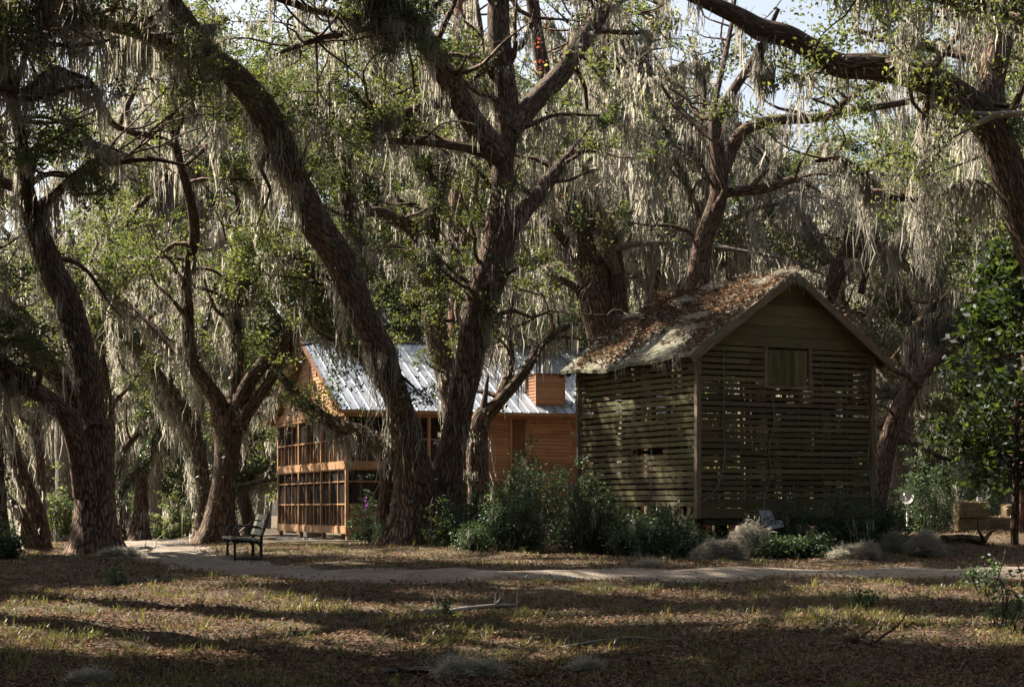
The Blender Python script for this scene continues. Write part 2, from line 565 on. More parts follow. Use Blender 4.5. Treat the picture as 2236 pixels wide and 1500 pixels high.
# gaps in the canopy through which the sun reaches the places lit in the photograph: (point, radius)
GAPS = []
for px, py, r in ((520, 1338, .5), (620, 1332, .6), (720, 1340, .65), (800, 1355, .6), (880, 1385, .45), (1010, 1345, .4), (1120, 1345, .5), (1210, 1345, .4),
                  (60, 1372, .5), (160, 1368, .5), (120, 1335, .35), (400, 1292, .45), (300, 1310, .3), (1640, 1360, .4), (1760, 1352, .5), (1880, 1356, .5), (2000, 1358, .4),
                  (2120, 1290, .5), (2210, 1300, .4), (2160, 1390, .4), (1620, 1236, .45), (1720, 1237, .45), (1800, 1240, .3), (1250, 1254, .45), (1330, 1290, .3),
                  (340, 1212, .7), (400, 1205, .8), (560, 1262, .3), (1840, 1222, .4), (1190, 1165, .5), (1000, 1180, .4), (580, 1180, 1.2), (2170, 1165, .8), (2230, 1172, .8), (700, 1178, .5), (570, 1334, .5), (670, 1336, .5), (760, 1346, .5), (840, 1368, .4), (910, 1396, .4), (1060, 1344, .4), (1165, 1346, .4), (1700, 1356, .4), (1820, 1354, .4), (1940, 1358, .4),
                  (20, 1376, .4), (220, 1362, .4), (450, 1290, .35), (2050, 1290, .35), (1480, 1300, .3), (1100, 1280, .25), (2060, 1362, .35), (960, 1300, .2), (320, 1420, .3), (1300, 1430, .2)):
    GAPS.append((hit(px, py), r * 1.4))

# the open sunlit woodland at the far left and the far right
_rg = np.random.default_rng(405)
for _ in range(60):
    GAPS.append((P(_rg.uniform(-50, 620), _rg.uniform(820, 1150), _rg.uniform(56, 110)), _rg.uniform(1.2, 2.0)))
for _ in range(50):
    GAPS.append((P(_rg.uniform(1920, 2230), _rg.uniform(500, 1120), _rg.uniform(48, 95)), _rg.uniform(1.0, 1.7)))
# shafts of sun that reach moss and leaves further back
_rg = np.random.default_rng(404)
for _ in range(330):
    _D = _rg.uniform(32, 88)
    _t = P(_rg.uniform(-100, 2300), _rg.uniform(0, 1000) if _D > 55 else _rg.uniform(0, 700), _D)
    _g = _t - SUN_DIR * ((_t[2] - .6) / SUN_DIR[2])                 # where that shaft would reach the ground
    _b = np.array([4.5, 40.3, 3.0]) - _t
    if (_g[1] < 33 and -.3 < _g[0] / _g[1] < .3) or np.linalg.norm(_b - SUN_DIR * _b.dot(SUN_DIR)) < 3.6:
        continue
    GAPS.append((_t, _rg.uniform(.5, 1.2) * (1.25 if _D > 50 else 1)))


def carve(c, extra=0.0):
    """True where a clump at c would close one of the gaps"""
    c = np.asarray(c)
    m = np.zeros(len(c), bool)
    if len(c) == 0:
        return m
    G = np.array([t for t, _ in GAPS])
    r2 = (np.array([r for _, r in GAPS]) + extra) ** 2
    for i in range(0, len(c), 4000):
        q = c[i:i + 4000]
        s = (q @ SUN_DIR)[:, None] - (G @ SUN_DIR)[None]
        d2 = (q * q).sum(1)[:, None] + (G * G).sum(1)[None] - 2 * q @ G.T - s * s
        m[i:i + 4000] = ((s > 1.0) & (d2 < r2[None])).any(1)
    return m


# places the photograph shows clear of near foliage: (left, top, right, bottom, share removed)
CLEAR = [(570, 790, 640, 1190, 1), (640, 885, 664, 1190, 1), (1115, 640, 1275, 850, .93), (664, 960, 850, 1190, .9), (590, 880, 640, 940, 1), (640, 745, 705, 830, .8), (700, 765, 830, 890, .55), (1062, 800, 1272, 1010, .95), (880, 775, 965, 900, .5), (1895, 800, 2010, 1100, .8), (1225, 330, 1345, 740, .7),
         (1215, 590, 1900, 1190, .97)]


def clear(c, rng):
    c = np.asarray(c)
    px, py = CX + c[:, 0] / c[:, 1] * F, HY - (c[:, 2] - ZC) / c[:, 1] * F
    m = np.zeros(len(c), bool)
    for a, b, x, y, p in CLEAR:
        m |= (px > a) & (px < x) & (py > b) & (py < y) & (rng.uniform(0, 1, len(c)) < p) & (c[:, 1] < 75)
    return m


# ------------------------------------------------------------------ leaves, moss, branches
def leaf_quads(geo, c, L, W, rng, flat=.6, up=0.0):
    """one rhombic leaf at each centre"""
    n = len(c)
    if n == 0:
        return
    az = rng.uniform(0, 2 * np.pi, n)
    el = rng.normal(-.25 + up, flat, n)
    d = np.stack([np.cos(az) * np.cos(el), np.sin(az) * np.cos(el), np.sin(el)], 1)
    r = rng.normal(0, 1, (n, 3))
    s = np.cross(d, r)
    s /= np.linalg.norm(s, axis=1)[:, None] + 1e-9
    k = rng.uniform(.65, 1.3, n)[:, None]
    a, b = d * (L / 2) * k, s * (W / 2) * k
    V = np.stack([c - a, c + b - a * .1, c + a, c - b - a * .1], 1).reshape(-1, 3)
    geo.add(V, np.arange(n * 4).reshape(-1, 4))


def sprays(geo, centres, per, rad, L, W, rng, squash=.6, do_carve=True):
    centres = np.asarray(centres)
    if len(centres) == 0:
        return
    if do_carve:
        centres = centres[~(carve(centres, .25) | clear(centres, rng))]
        if len(centres) == 0:
            return
    k = np.repeat(np.arange(len(centres)), per)
    o = rng.normal(0, 1, (len(k), 3)) * rad * .55
    o[:, 2] *= squash
    sz = rng.uniform(.6, 1.35, len(centres))[k][:, None]
    leaf_quads(geo, centres[k] + o * sz, L, W, rng)


def ribbons(geo, top, length, width, rng, sway=.15, seg=5):
    """hanging strands of moss, ragged in width and tapering to a point"""
    n = len(top)
    if n == 0:
        return
    az = rng.uniform(0, np.pi, n)
    d = np.stack([np.cos(az), np.sin(az), np.zeros(n)], 1)
    w = np.broadcast_to(width, (n,)) * rng.uniform(.6, 1.4, n)
    off = np.zeros((n, 3))
    vs = []
    for k in range(seg + 1):
        f = k / seg
        prof = (.55, 1, .75, 1, .6, .06)[k] if seg == 5 else (.7, 1, .7, .06)[k]
        ww = (w * prof * rng.uniform(.35, 1.7, n))[:, None] * d / 2
        c = top + off
        c = c - np.stack([np.zeros(n), np.zeros(n), length * f], 1)
        vs += [c - ww, c + ww]
        off = off + rng.normal(0, 1, (n, 3)) * (sway * length / seg)[:, None] * np.array([1, 1, .3])
    V = np.stack(vs, 1)
    m = (seg + 1) * 2
    base = (np.arange(n) * m)[:, None, None]
    q = np.array([[2 * k, 2 * k + 1, 2 * k + 3, 2 * k + 2] for k in range(seg)])[None]
    geo.add(V.reshape(-1, 3), (base + q).reshape(-1, 4))


ORG = [np.zeros(3)]                                   # where the tree being built in its own coordinates stands


def drape(geo, pts, rad, rng, dens=1.0, lmax=1.3, width=.022, per=22, spread=.13, do_carve=True, both=False):
    """moss clumps hung along a limb"""
    seg = np.linalg.norm(np.diff(pts, axis=0), axis=1)
    Ltot = seg.sum()
    ncl = rng.poisson(max(0, Ltot * 4.6 * dens))
    if ncl == 0:
        return
    cum = np.concatenate([[0], np.cumsum(seg)])
    # clumping along the limb
    s = rng.uniform(0, Ltot, ncl * 3)
    ph = rng.uniform(0, 6.28, 3)
    pr = .5 + .5 * np.sin(s * 1.9 + ph[0]) * np.sin(s * .7 + ph[1])
    s = s[rng.uniform(0, 1, len(s)) < pr * .66]
    if len(s) == 0:
        return
    c = np.stack([np.interp(s, cum, pts[:, k]) for k in range(3)], 1)
    r = np.interp(s, cum, rad)
    c[:, :2] += rng.normal(0, .6, (len(s), 2)) * r[:, None]
    c[:, 2] -= r * rng.uniform(-.2, .8, len(s))
    if do_carve:
        keep = ~(carve(c, .1) | clear(c, rng))
        c, r = c[keep], r[keep]
        if len(c) == 0:
            return
    else:
        keep = ~clear(c + ORG[0], rng)
        c, r = c[keep], r[keep]
        if len(c) == 0:
            return
    Lc = lmax * np.clip(rng.gamma(1.3, .36, len(c)), .1, 1.7)
    k = np.repeat(np.arange(len(c)), per)
    o = rng.normal(0, 1, (len(k), 3))
    top = c[k] + o * spread * np.array([1, 1, .5]) * (.35 + .65 * np.minimum(1, Lc[k] / lmax))[:, None]
    taper = np.exp(-.35 * (o[:, 0] ** 2 + o[:, 1] ** 2))
    ribbons(geo, top, Lc[k] * (.12 + .88 * taper * rng.uniform(.3, 1.0, len(k))), width, rng, .25)


def unit(v):
    return v / (np.linalg.norm(v) + 1e-9)


def wander(p, d, length, n, rng, up=.1, bend=.35):
    pts = [np.array(p)]
    d = unit(np.array(d, float))
    for _ in range(n):
        d = unit(d + rng.normal(0, bend, 3) + np.array([0, 0, up * .3]))
        pts.append(pts[-1] + d * length / n)
    return np.array(pts)


def grow(tr, sp, ms, pts, rad, rng, count, length=2.4, tmin=.3, moss=1.0, twigs=4, lmax=1.0, sidebias=None, zmin=3.0, mw=.022):
    """side branches with twigs along a limb: wood into tr, spray centres into sp, moss into ms"""
    seg = np.linalg.norm(np.diff(pts, axis=0), axis=1)
    cum = np.concatenate([[0], np.cumsum(seg)])
    for _ in range(count):
        s = cum[-1] * rng.uniform(tmin, 1.0)
        p = np.array([np.interp(s, cum, pts[:, k]) for k in range(3)])
        r = float(np.interp(s, cum, rad))
        if p[2] < zmin:
            continue
        az = rng.uniform(0, 6.28)
        d = np.array([math.cos(az), math.sin(az), rng.uniform(-.15, .9)])
        if sidebias is not None:
            d = d + sidebias
        L = length * rng.uniform(.5, 1.3)
        b = wander(p, d, L, 5, rng)
        r0 = min(r * .5, .03 + .02 * L)
        br = np.linspace(r0, .008, len(b))
        tr.tube(b, br, 5, step=.25, seed=int(rng.integers(1e6)))
        if ms is not None and rng.uniform() < .8:
            drape(ms, b, br, rng, moss * rng.uniform(.3, 1.3), lmax, mw)
        for _t in range(twigs):
            k = rng.uniform(.3, 1.0) * (len(b) - 1)
            q = b[int(k)] + (b[min(int(k) + 1, len(b) - 1)] - b[int(k)]) * (k % 1)
            dd = unit(b[-1] - b[0]) + rng.normal(0, .8, 3)
            tl = rng.uniform(.5, 1.1) * L * .38
            tw = wander(q, dd, tl, 3, rng)
            tr.tube(tw, np.linspace(.012, .004, 4), 3, step=.3)
            sp += [tw[1], tw[2], tw[3]]
        sp.append(b[-1])

# ------------------------------------------------------------------ barn (slatted corn crib)
BX, BY, TH = 3.71, 37.2, math.radians(27)
ZB = ZC - .19                                        # underside of the walls
BW, BL = 4.25, 4.81
zg = float(gz(BX + 1, BY + 2))
barn = thing('barn', 'weathered mossy barn of open horizontal slats under a leaf covered gable roof', 'barn', (BX, BY, zg), TH)
ob = ZB - zg                                         # local height of the wall underside
rb = np.random.default_rng(5)
WALL_T = 3.46


def rotz(a):
    return np.array([[math.cos(a), -math.sin(a), 0], [math.sin(a), math.cos(a), 0], [0, 0, 1]])


def slat_wall(name, axis, fixed, length, z0, z1, n, miss=0.0, out=-1, holes=(), m=None):
    """open slats nailed to studs; axis 0 runs along local x, axis 1 along local y"""
    ge = Geo()
    studs = np.linspace(0, length, int(round(length / .62)) + 1)
    dz = (z1 - z0) / n
    for k in range(n):
        z = z0 + (k + .5) * dz
        cuts = [0]
        for s in studs[1:-1]:
            if rb.uniform() < .25:
                cuts.append(s)
        for h in holes:
            if h[2] < z < h[3]:
                cuts = [q_ for q_ in cuts if not h[0] - .05 < q_ < h[1] + .05] + [h[0], h[1]]
        cuts = sorted(cuts) + [length]
        zz = z + rb.normal(0, .003)
        for a, b in zip(cuts[:-1], cuts[1:]):
            if rb.uniform() < miss or any(h[0] < (a + b) / 2 < h[1] and h[2] < z < h[3] for h in holes):
                continue
            # a board sags and is gnawed: build it of short runs of unequal height
            mruns = max(1, int((b - a) / .32))
            e = np.linspace(a + .003, b - .003, mruns + 1)
            h0 = dz * rb.uniform(.67, .78)
            t0, t1 = rb.normal(0, .004), rb.normal(0, .004)
            hs = h0 * (1 - np.abs(rb.normal(0, .03, mruns + 1)))
            zs = zz + np.linspace(t0, t1, mruns + 1) + rb.normal(0, .0012, mruns + 1)
            th = .022
            f0 = fixed + out * (.004 + rb.uniform(0, .006))
            uo = rb.uniform(0, 50, 2)
            vs, us = [], []
            for q in range(mruns + 1):
                for (dn, dh) in ((0, -1), (1, -1), (1, 1), (0, 1)):
                    pn = f0 + out * th * dn
                    pz = zs[q] + dh * hs[q] / 2
                    vs.append((e[q], pn, pz) if axis == 0 else (pn, e[q], pz))
                    us.append((e[q] + uo[0], dh * hs[q] / 2 + dn * .03 + uo[1]))
            fs = []
            for q in range(mruns):
                for c in range(4):
                    a0, a1 = q * 4 + c, q * 4 + (c + 1) % 4
                    fs.append([a0, a1, a1 + 4, a0 + 4])
            fs += [[0, 3, 2, 1], [mruns * 4 + c for c in range(4)]]
            ge.add(np.array(vs) + (0, 0, ob), fs, us)
    return ge.build(name, m or MAT['barn_wood'], barn)


slat_wall('slat_wall', 0, 0.0, BW, .40, WALL_T, 25, .0, -1, holes=((1.58, 2.72, 2.66, 3.47),))
slat_wall('slat_wall', 1, 0.0, BL, .22, 3.36, 26, .015, -1, holes=((1.3, 2.5, 1.35, 1.46),))
slat_wall('slat_wall', 0, BL, BW, .30, WALL_T, 26, .10, 1, holes=((1.3, 2.0, 2.1, 2.6), (2.9, 3.6, 1.0, 1.3)))
slat_wall('slat_wall', 1, BW, BL, .30, 3.36, 26, .10, 1, holes=((1.2, 1.9, 1.9, 2.3),))

ge = Geo()                                           # skirt boards under the front slats
for k, (a, b) in enumerate(((.0, .195), (.2, .395))):
    ge.box((BW / 2 + .03, -.016 - .004 * k, ob + (a + b) / 2), (BW - .1, .026, b - a - .004), rng=rb)
ge.build('skirt_board', MAT['barn_wood'], barn)
ge = Geo()                                           # a few torn boards hanging under the side wall
for y, ln, tilt in ((.35, .42, .5), (.9, .3, -.2), (1.8, .36, .15), (2.5, .3, .3)):
    c, s = math.cos(tilt), math.sin(tilt)
    ge = Geo()
    ge.box((-.03, y, ob + .02), (.02, .11, ln), np.array([[1, 0, 0], [0, c, -s], [0, s, c]]), rng=rb)
    ge.build('broken_board', MAT['barn_wood'], barn)
ge = Geo()
ge.box((-.02, 3.7, ob + .1), (.03, 2.2, .2), rng=rb)
ge.build('broken_board', MAT['barn_wood'], barn)
for x, y, zt in ((-.035, -.035, 3.42), (BW + .03, -.03, 3.40), (-.03, BL + .03, 3.36), (BW + .03, BL + .03, 3.36)):
    ge = Geo()
    ge.box((x, y, ob + zt / 2 - .01), (.105, .105, zt), rng=rb)
    ge.build('corner_post', MAT['barn_post'], barn)
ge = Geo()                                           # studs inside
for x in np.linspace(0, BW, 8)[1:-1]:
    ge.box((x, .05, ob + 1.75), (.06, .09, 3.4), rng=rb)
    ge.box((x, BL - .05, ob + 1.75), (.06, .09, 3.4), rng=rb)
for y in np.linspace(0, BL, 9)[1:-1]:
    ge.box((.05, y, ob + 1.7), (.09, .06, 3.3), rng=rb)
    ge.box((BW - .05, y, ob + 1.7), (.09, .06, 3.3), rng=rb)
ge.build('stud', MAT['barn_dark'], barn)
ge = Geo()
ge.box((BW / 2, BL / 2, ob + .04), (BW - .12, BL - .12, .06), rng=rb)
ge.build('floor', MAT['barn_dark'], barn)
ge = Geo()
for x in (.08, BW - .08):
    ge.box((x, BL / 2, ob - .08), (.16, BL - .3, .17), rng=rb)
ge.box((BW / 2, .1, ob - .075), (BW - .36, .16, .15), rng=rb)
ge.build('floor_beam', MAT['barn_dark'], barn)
for x in (.15, BW / 2, BW - .75):
    for y in (.2, BL / 2, BL - .2):
        ge = Geo()
        wx, wy = BX + math.cos(TH) * x - math.sin(TH) * y, BY + math.sin(TH) * x + math.cos(TH) * y
        zz = float(gz(wx, wy)) - zg - .1
        top = ob - .17
        ge.tube([(x, y, zz), (x + .01, y, (zz + top) / 2), (x, y, top)], [.15, .14, .14], 9, .03, .1, cap=True, seed=int(x * 10 + y))
        ge.build('pier', MAT['barn_dark'], barn, True)

PEAK = 4.86                                     # ridge of the boards above the wall underside
SL = (PEAK - WALL_T + .02) / (BW / 2)
for yy, outw in ((-.012, -1), (BL + .012, 1)):            # lapped gable boards, front and back
    ge = Geo()
    zz = WALL_T + .005
    k = 0
    while zz < PEAK - .1:
        h = .215
        x0, x1 = (zz - WALL_T) / SL + .02, BW - (zz - WALL_T) / SL - .02
        h2 = min(h, PEAK - zz - .02)
        xa, xb = x0 + h2 / SL * .9, x1 - h2 / SL * .9
        if xb < xa:
            xa = xb = (x0 + x1) / 2
        uo = rb.uniform(0, 40, 2)
        y0, y1 = yy + outw * .024, yy + outw * .008
        vs = [(x0, y0, zz), (x1, y0, zz), (xb, y1, zz + h2), (xa, y1, zz + h2), (x0, yy, zz), (x1, yy, zz), (xb, yy - outw * .01, zz + h2), (xa, yy - outw * .01, zz + h2)]
        us = [(v[0] + uo[0], v[2] + uo[1]) for v in vs]
        ge.add(np.array(vs) + (0, 0, ob), [[0, 1, 2, 3], [0, 4, 5, 1], [4, 7, 6, 5], [3, 2, 6, 7]], us)
        zz += h
        k += 1
    ge.build('gable_board', MAT['barn_wood'], barn)
sh = Geo()                                           # the boarded loft hatch
for k in range(9):
    sh.box((1.655 + .108 * k + .05, -.024, ob + 3.06), (.104, .024, .72), rng=rb)
hatch = sh.build('hatch', MAT['barn_wood'], barn)
for z in (2.8, 3.32):
    ge = Geo()
    ge.box((1.78, -.042, ob + z), (.2, .008, .035), rng=rb)
    ge.build('hinge', MAT['barn_post'], hatch)
ge = Geo()
for x in (1.60, 2.70):
    ge.box((x, -.028, ob + 3.06), (.085, .032, .84), rng=rb)
ge.box((2.15, -.032, ob + 2.655), (1.01, .036, .07), rng=rb)
ge.build('hatch_frame', MAT['barn_post'], barn)
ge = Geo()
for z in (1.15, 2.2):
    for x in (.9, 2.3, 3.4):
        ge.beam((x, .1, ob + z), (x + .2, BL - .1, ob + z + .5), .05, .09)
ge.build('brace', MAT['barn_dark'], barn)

# roof: two sagging slopes of boards under rolled roofing
OV, OF = .36, .32
EZ = WALL_T - .02 - OV * SL


def roof_pt(side, u, v):
    """side 0 left slope, 1 right; u 0 eave..1 ridge, v 0 front..1 back, in barn coordinates"""
    x = -OV + u * (BW / 2 + OV)
    x = x if side == 0 else BW - x
    y = -OF + v * (BL + OF + .3)
    z = EZ + u * (PEAK + .10 - EZ)
    z = z + .03 * np.sin(v * 7 + u * 3) * (1 - .3 * u) - .05 * np.sin(v * np.pi) + .02 * np.sin(v * 17 + u * 9)
    return np.stack(np.broadcast_arrays(x, y, z), -1)


for side in (0, 1):
    ge = Geo()
    nu, nv = 24, 44
    u, v = np.meshgrid(np.linspace(0, 1, nu), np.linspace(0, 1, nv), indexing='ij')
    top = roof_pt(side, u, v)
    edge = np.where(u == 0, .03 * np.sin(v * 40) + .02 * np.sin(v * 93), 0)
    top[..., 0] += edge * (1 if side == 0 else -1)
    lap = ((u * 3.2) % 1) * -.012
    top[..., 2] += lap + ob + .045
    bot = top - np.array([0, 0, .075])
    for arr, flip in ((top, side), (bot, 1 - side)):
        i, j = np.meshgrid(np.arange(nu - 1), np.arange(nv - 1), indexing='ij')
        a = i * nv + j
        q = np.stack([a, a + nv, a + nv + 1, a + 1], -1).reshape(-1, 4)
        ge.add(arr.reshape(-1, 3), q if flip else q[:, ::-1])
    for sl_ in ((0, slice(None)), (slice(None), 0), (slice(None), -1)):
        A, B = top[sl_], bot[sl_]
        k = len(A)
        ge.add(np.concatenate([A, B]), [[m_, m_ + 1, k + m_ + 1, k + m_] for m_ in range(k - 1)])
    ge.build('roof_slope', MAT['roofing'], barn)
    for y, w in ((-OF - .016, .2), (BL + .32, .16)):
        ge = Geo()
        p0, p1 = roof_pt(side, 0.0, 0.0), roof_pt(side, 1.0, 0.0)
        s_ = -1 if side == 0 else 1
        e0 = np.array([p0[0] + s_ * .01, y, p0[2] + ob - .07])
        e1 = np.array([p1[0], y, p1[2] + ob - .06])
        ge.beam(e0, e1, .028, w * .8)
        ge.build('bargeboard', MAT['barn_post'], barn)
    ge = Geo()                                        # rafter tails
    for v_ in np.linspace(.06, .96, 9):
        a_, b_ = roof_pt(side, .02, v_) + (0, 0, ob - .09), roof_pt(side, .99, v_) + (0, 0, ob - .09)
        ge.beam(a_, b_, .05, .1)
    ge.build('rafter', MAT['barn_dark'], barn)


def barn_w(p):
    p = np.asarray(p, float)
    c, s = math.cos(TH), math.sin(TH)
    return np.stack([BX + c * p[..., 0] - s * p[..., 1], BY + s * p[..., 0] + c * p[..., 1], p[..., 2] + zg], -1)


# what has fallen on the roof
rr = np.random.default_rng(21)
ge = Geo()
for side, cnt in ((0, 7500), (1, 2600)):
    u, v = rr.uniform(0, 1, cnt * 3), rr.uniform(0, 1, cnt * 3)
    dens = .22 + .95 * sstep(.05, .45, u + .22 * np.sin(v * 9 + 1) + .12 * np.sin(v * 23)) - .35 * (1 - v) * (u < .55) + .35 * sstep(.8, 1, u)
    k = rr.uniform(0, 1, len(u)) < dens
    u, v = u[k][:cnt], v[k][:cnt]
    p = roof_pt(side, u, v)
    p[:, 2] += ob + .055 + np.abs(rr.normal(0, .035, len(u))) * (1 + 1.6 * sstep(.75, 1, u))
    leaf_quads(ge, barn_w(p), .085, .04, rr, .35, .25)
cnt = 900                                             # twigs and pine straw
u, v = 1 - np.abs(rr.normal(0, .22, cnt)), rr.uniform(0, 1, cnt)
p = barn_w(roof_pt(0, np.clip(u, 0, 1), v) + np.array([0, 0, ob + .08]))
leaf_quads(ge, p + rr.normal(0, .02, p.shape), .3, .012, rr, .5, .3)
o = ge.build('roof_leaf_litter', MAT['litter'])
tag(o, 'brown fallen leaves lying on the barn roof', 'leaves', kind='stuff')
ge = Geo()
for uu, vv, n_ in ((.98, .03, 200), (.93, .12, 160), (.55, .3, 200), (.35, .2, 130), (.85, .6, 200), (1.0, .5, 200), (.7, .9, 160), (.05, .1, 80), (.02, .35, 50)):
    p = barn_w(roof_pt(0, uu, vv) + np.array([0, 0, ob + .06])) + rr.normal(0, 1, (n_, 3)) * (.16, .16, .03)
    leaf_quads(ge, p, .3, .014, rr, .35, .1)
for vv, uu, sd in ((.0, .96, 0), (.0, .9, 0), (.0, .93, 1), (.0, .8, 1), (.0, 1.0, 0), (.1, .0, 0), (.22, 0, 0), (.5, 0, 0)):
    p = barn_w(roof_pt(sd, uu, vv) + np.array([0, -.02, ob - .02])) + rr.normal(0, 1, (22, 3)) * (.1, .03, .02)
    ribbons(ge, p, rr.uniform(.08, .3, 22), .012, rr)
o = ge.build('roof_moss', MAT['moss'])
tag(o, 'grey moss tufts caught along the barn ridge and eaves', 'moss', kind='stuff')

# dry vines on the front wall
for pts, lab in (([(.55, 3.3), (.56, 2.6), (.54, 1.9), (.58, 1.35), (.5, .85), (.3, .5), (.02, .3)], 'dry woody vine climbing the barn front beside the corner post'),
                 ([(1.72, 2.5), (1.78, 2.0), (1.66, 1.4), (1.7, .9), (1.55, .4), (1.52, .0)], 'thin dry vine hanging on the barn front below the hatch')):
    q = [(x, -.06 - .01 * (k % 2), z + ob) for k, (x, z) in enumerate(pts)]
    w = barn_w(np.array(q))
    t_ = thing('vine', lab, 'vine', w[-1])
    ge = Geo()
    ge.tube(w - w[-1], np.linspace(.009, .014, len(w)), 6, 0, .06)
    for k in range(14):
        i_ = rr.integers(1, len(w) - 1)
        b_ = wander(w[i_] - w[-1], (rr.normal(), -.4, rr.normal()), .4, 4, rr)
        ge.tube(b_, np.linspace(.005, .002, 5), 4, step=.1)
    ge.build('stem', MAT['dead_wood'], t_)
    lf = Geo()
    leaf_quads(lf, (w - w[-1])[rr.integers(0, len(w), 14)] + rr.normal(0, .06, (14, 3)) * (1, .3, 1) - (0, .05, 0), .06, .035, rr)
    lf.build('leaf', MAT['leaf_yellow'], t_)

# ------------------------------------------------------------------ house
HXY = np.array([-6.81, 77.0])
HA = math.atan2(.35, .937)
zh = float(gz(-7, 79))
house = thing('house', 'two storey cedar house with screened porch, metal roof and boxed chimney', 'house', (HXY[0], HXY[1], zh), HA)
hz = ZC - zh                                          # eye height above the house's ground
GL, HL = 12.0, 24.0                                   # gable width, length
LV = dict(deck0=-1.04, deck1=-.77, b0=1.64, b1=1.92, top=3.85, eave=4.05, apex=7.45)
rh = np.random.default_rng(8)


def hb(name, boxes, m, parent=None):
    ge = Geo()
    for c, s in boxes:
        ge.box((c[0], c[1], c[2] + hz), s, rng=rh)
    return ge.build(name, m, parent or house)


hb('deck', [((2.0, GL / 2, -.82), (4.1, GL - .1, .1))], MAT['cedar'])
hb('floor_band', [((-.05, GL / 2, -.905), (.05, GL, .27)), ((2.55, -.05, -.905), (5.1, .05, .27))], MAT['cedar'])
hb('floor_band', [((-.06, GL / 2, 1.78), (.06, GL + .04, .28)), ((2.6, -.06, 1.78), (5.3, .06, .28))], MAT['cedar'])
hb('upper_floor', [((2.0, GL / 2, 1.76), (3.9, GL - .1, .2))], MAT['cedar_dark'])
for y in (0, GL / 3, 2 * GL / 3, GL):
    hb('post', [((0, y, 1.4), (.13, .13, 4.9))], MAT['cedar'])
for x in (2.05, 3.55, 5.05):
    hb('post', [((x, 0, 1.4), (.13, .13, 4.9))], MAT['cedar'])
for x, y in ((.08, .1), (.08, GL / 3), (.08, 2 * GL / 3), (.08, GL - .1), (3.5, .1), (3.5, GL / 2)):
    hb('stilt', [((x, y, -1.2), (.16, .16, .5))], MAT['cedar_red'])
hb('footing', [((.4, GL / 2, -1.38), (1.0, GL + .2, .14))], MAT['concrete'])
hb('crawl_panel', [((2.0, GL * .55, -1.2), (.06, 3.0, .4))], MAT['cedar'])
fr, sc_, rl = [], [], []
yb = np.linspace(0, GL, 10)
for y in yb[1:-1]:
    if round(y / GL * 9) % 3:
        for a, b in ((LV['deck1'], LV['b0']), (LV['b1'], LV['top'])):
            fr.append(((-.0, y, (a + b) / 2), (.07, .055, b - a)))
for y in (yb[:-1] + yb[1:]) / 2:
    for a, b in ((LV['deck1'], LV['deck1'] + .93), (LV['b1'], LV['b1'] + .95)):
        fr.append(((.0, y, (a + b) / 2), (.05, .035, b - a)))
for z in (LV['deck1'] + .03, LV['deck1'] + .95, LV['b0'] - .52, LV['b0'] - .03, LV['b1'] + .03, LV['b1'] + .97, LV['top'] - .03):
    fr.append(((-.005, GL / 2, z), (.06, GL, .05)))
    fr.append(((2.55, -.005, z), (5.1, .06, .05)))
for x in (1.3, 2.8, 4.3):
    for a, b in ((LV['b1'], LV['b1'] + .95),):
        fr.append(((x, 0, (a + b) / 2), (.035, .05, b - a)))
hb('screen_frame', fr, MAT['cedar'])
hb('screen', [((.03, GL / 2, (LV['deck1'] + LV['b0']) / 2), (.006, GL, LV['b0'] - LV['deck1'])), ((.03, GL / 2, (LV['b1'] + LV['top']) / 2), (.006, GL, LV['top'] - LV['b1'])),
              ((2.5, .03, (LV['deck1'] + LV['b0']) / 2), (5, .006, LV['b0'] - LV['deck1'])), ((2.5, .03, (LV['b1'] + LV['top']) / 2), (5, .006, LV['top'] - LV['b1']))], MAT['screen'])
for z0, face in ((LV['deck1'], 0), (LV['b1'], 1)):    # slatted railings
    for k in range(9):
        z = z0 + .12 + k * .095
        if face == 0:
            rl.append(((2.4, -.04, z), (4.6, .02, .055)))
        else:
            rl.append(((2.4, .09, z), (4.6, .02, .055)))
            rl.append(((.10, GL / 2, z), (.02, GL - .3, .055)))
        if face == 0:
            rl.append(((.10, GL / 2, z), (.02, GL - .3, .055)))
hb('railing', rl, MAT['cedar_red'])
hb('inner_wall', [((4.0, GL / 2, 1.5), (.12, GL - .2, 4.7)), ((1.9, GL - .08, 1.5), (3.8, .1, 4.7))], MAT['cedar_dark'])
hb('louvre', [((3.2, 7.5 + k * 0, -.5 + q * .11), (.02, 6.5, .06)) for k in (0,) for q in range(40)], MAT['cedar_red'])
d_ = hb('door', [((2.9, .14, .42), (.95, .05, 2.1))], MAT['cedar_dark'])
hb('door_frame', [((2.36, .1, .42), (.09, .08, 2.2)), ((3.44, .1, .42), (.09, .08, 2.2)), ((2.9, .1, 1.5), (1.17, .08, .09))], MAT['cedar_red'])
hb('porch_ceiling', [((2.0, GL / 2, 3.95), (4.2, GL - .1, .06))], MAT['cedar_dark'])
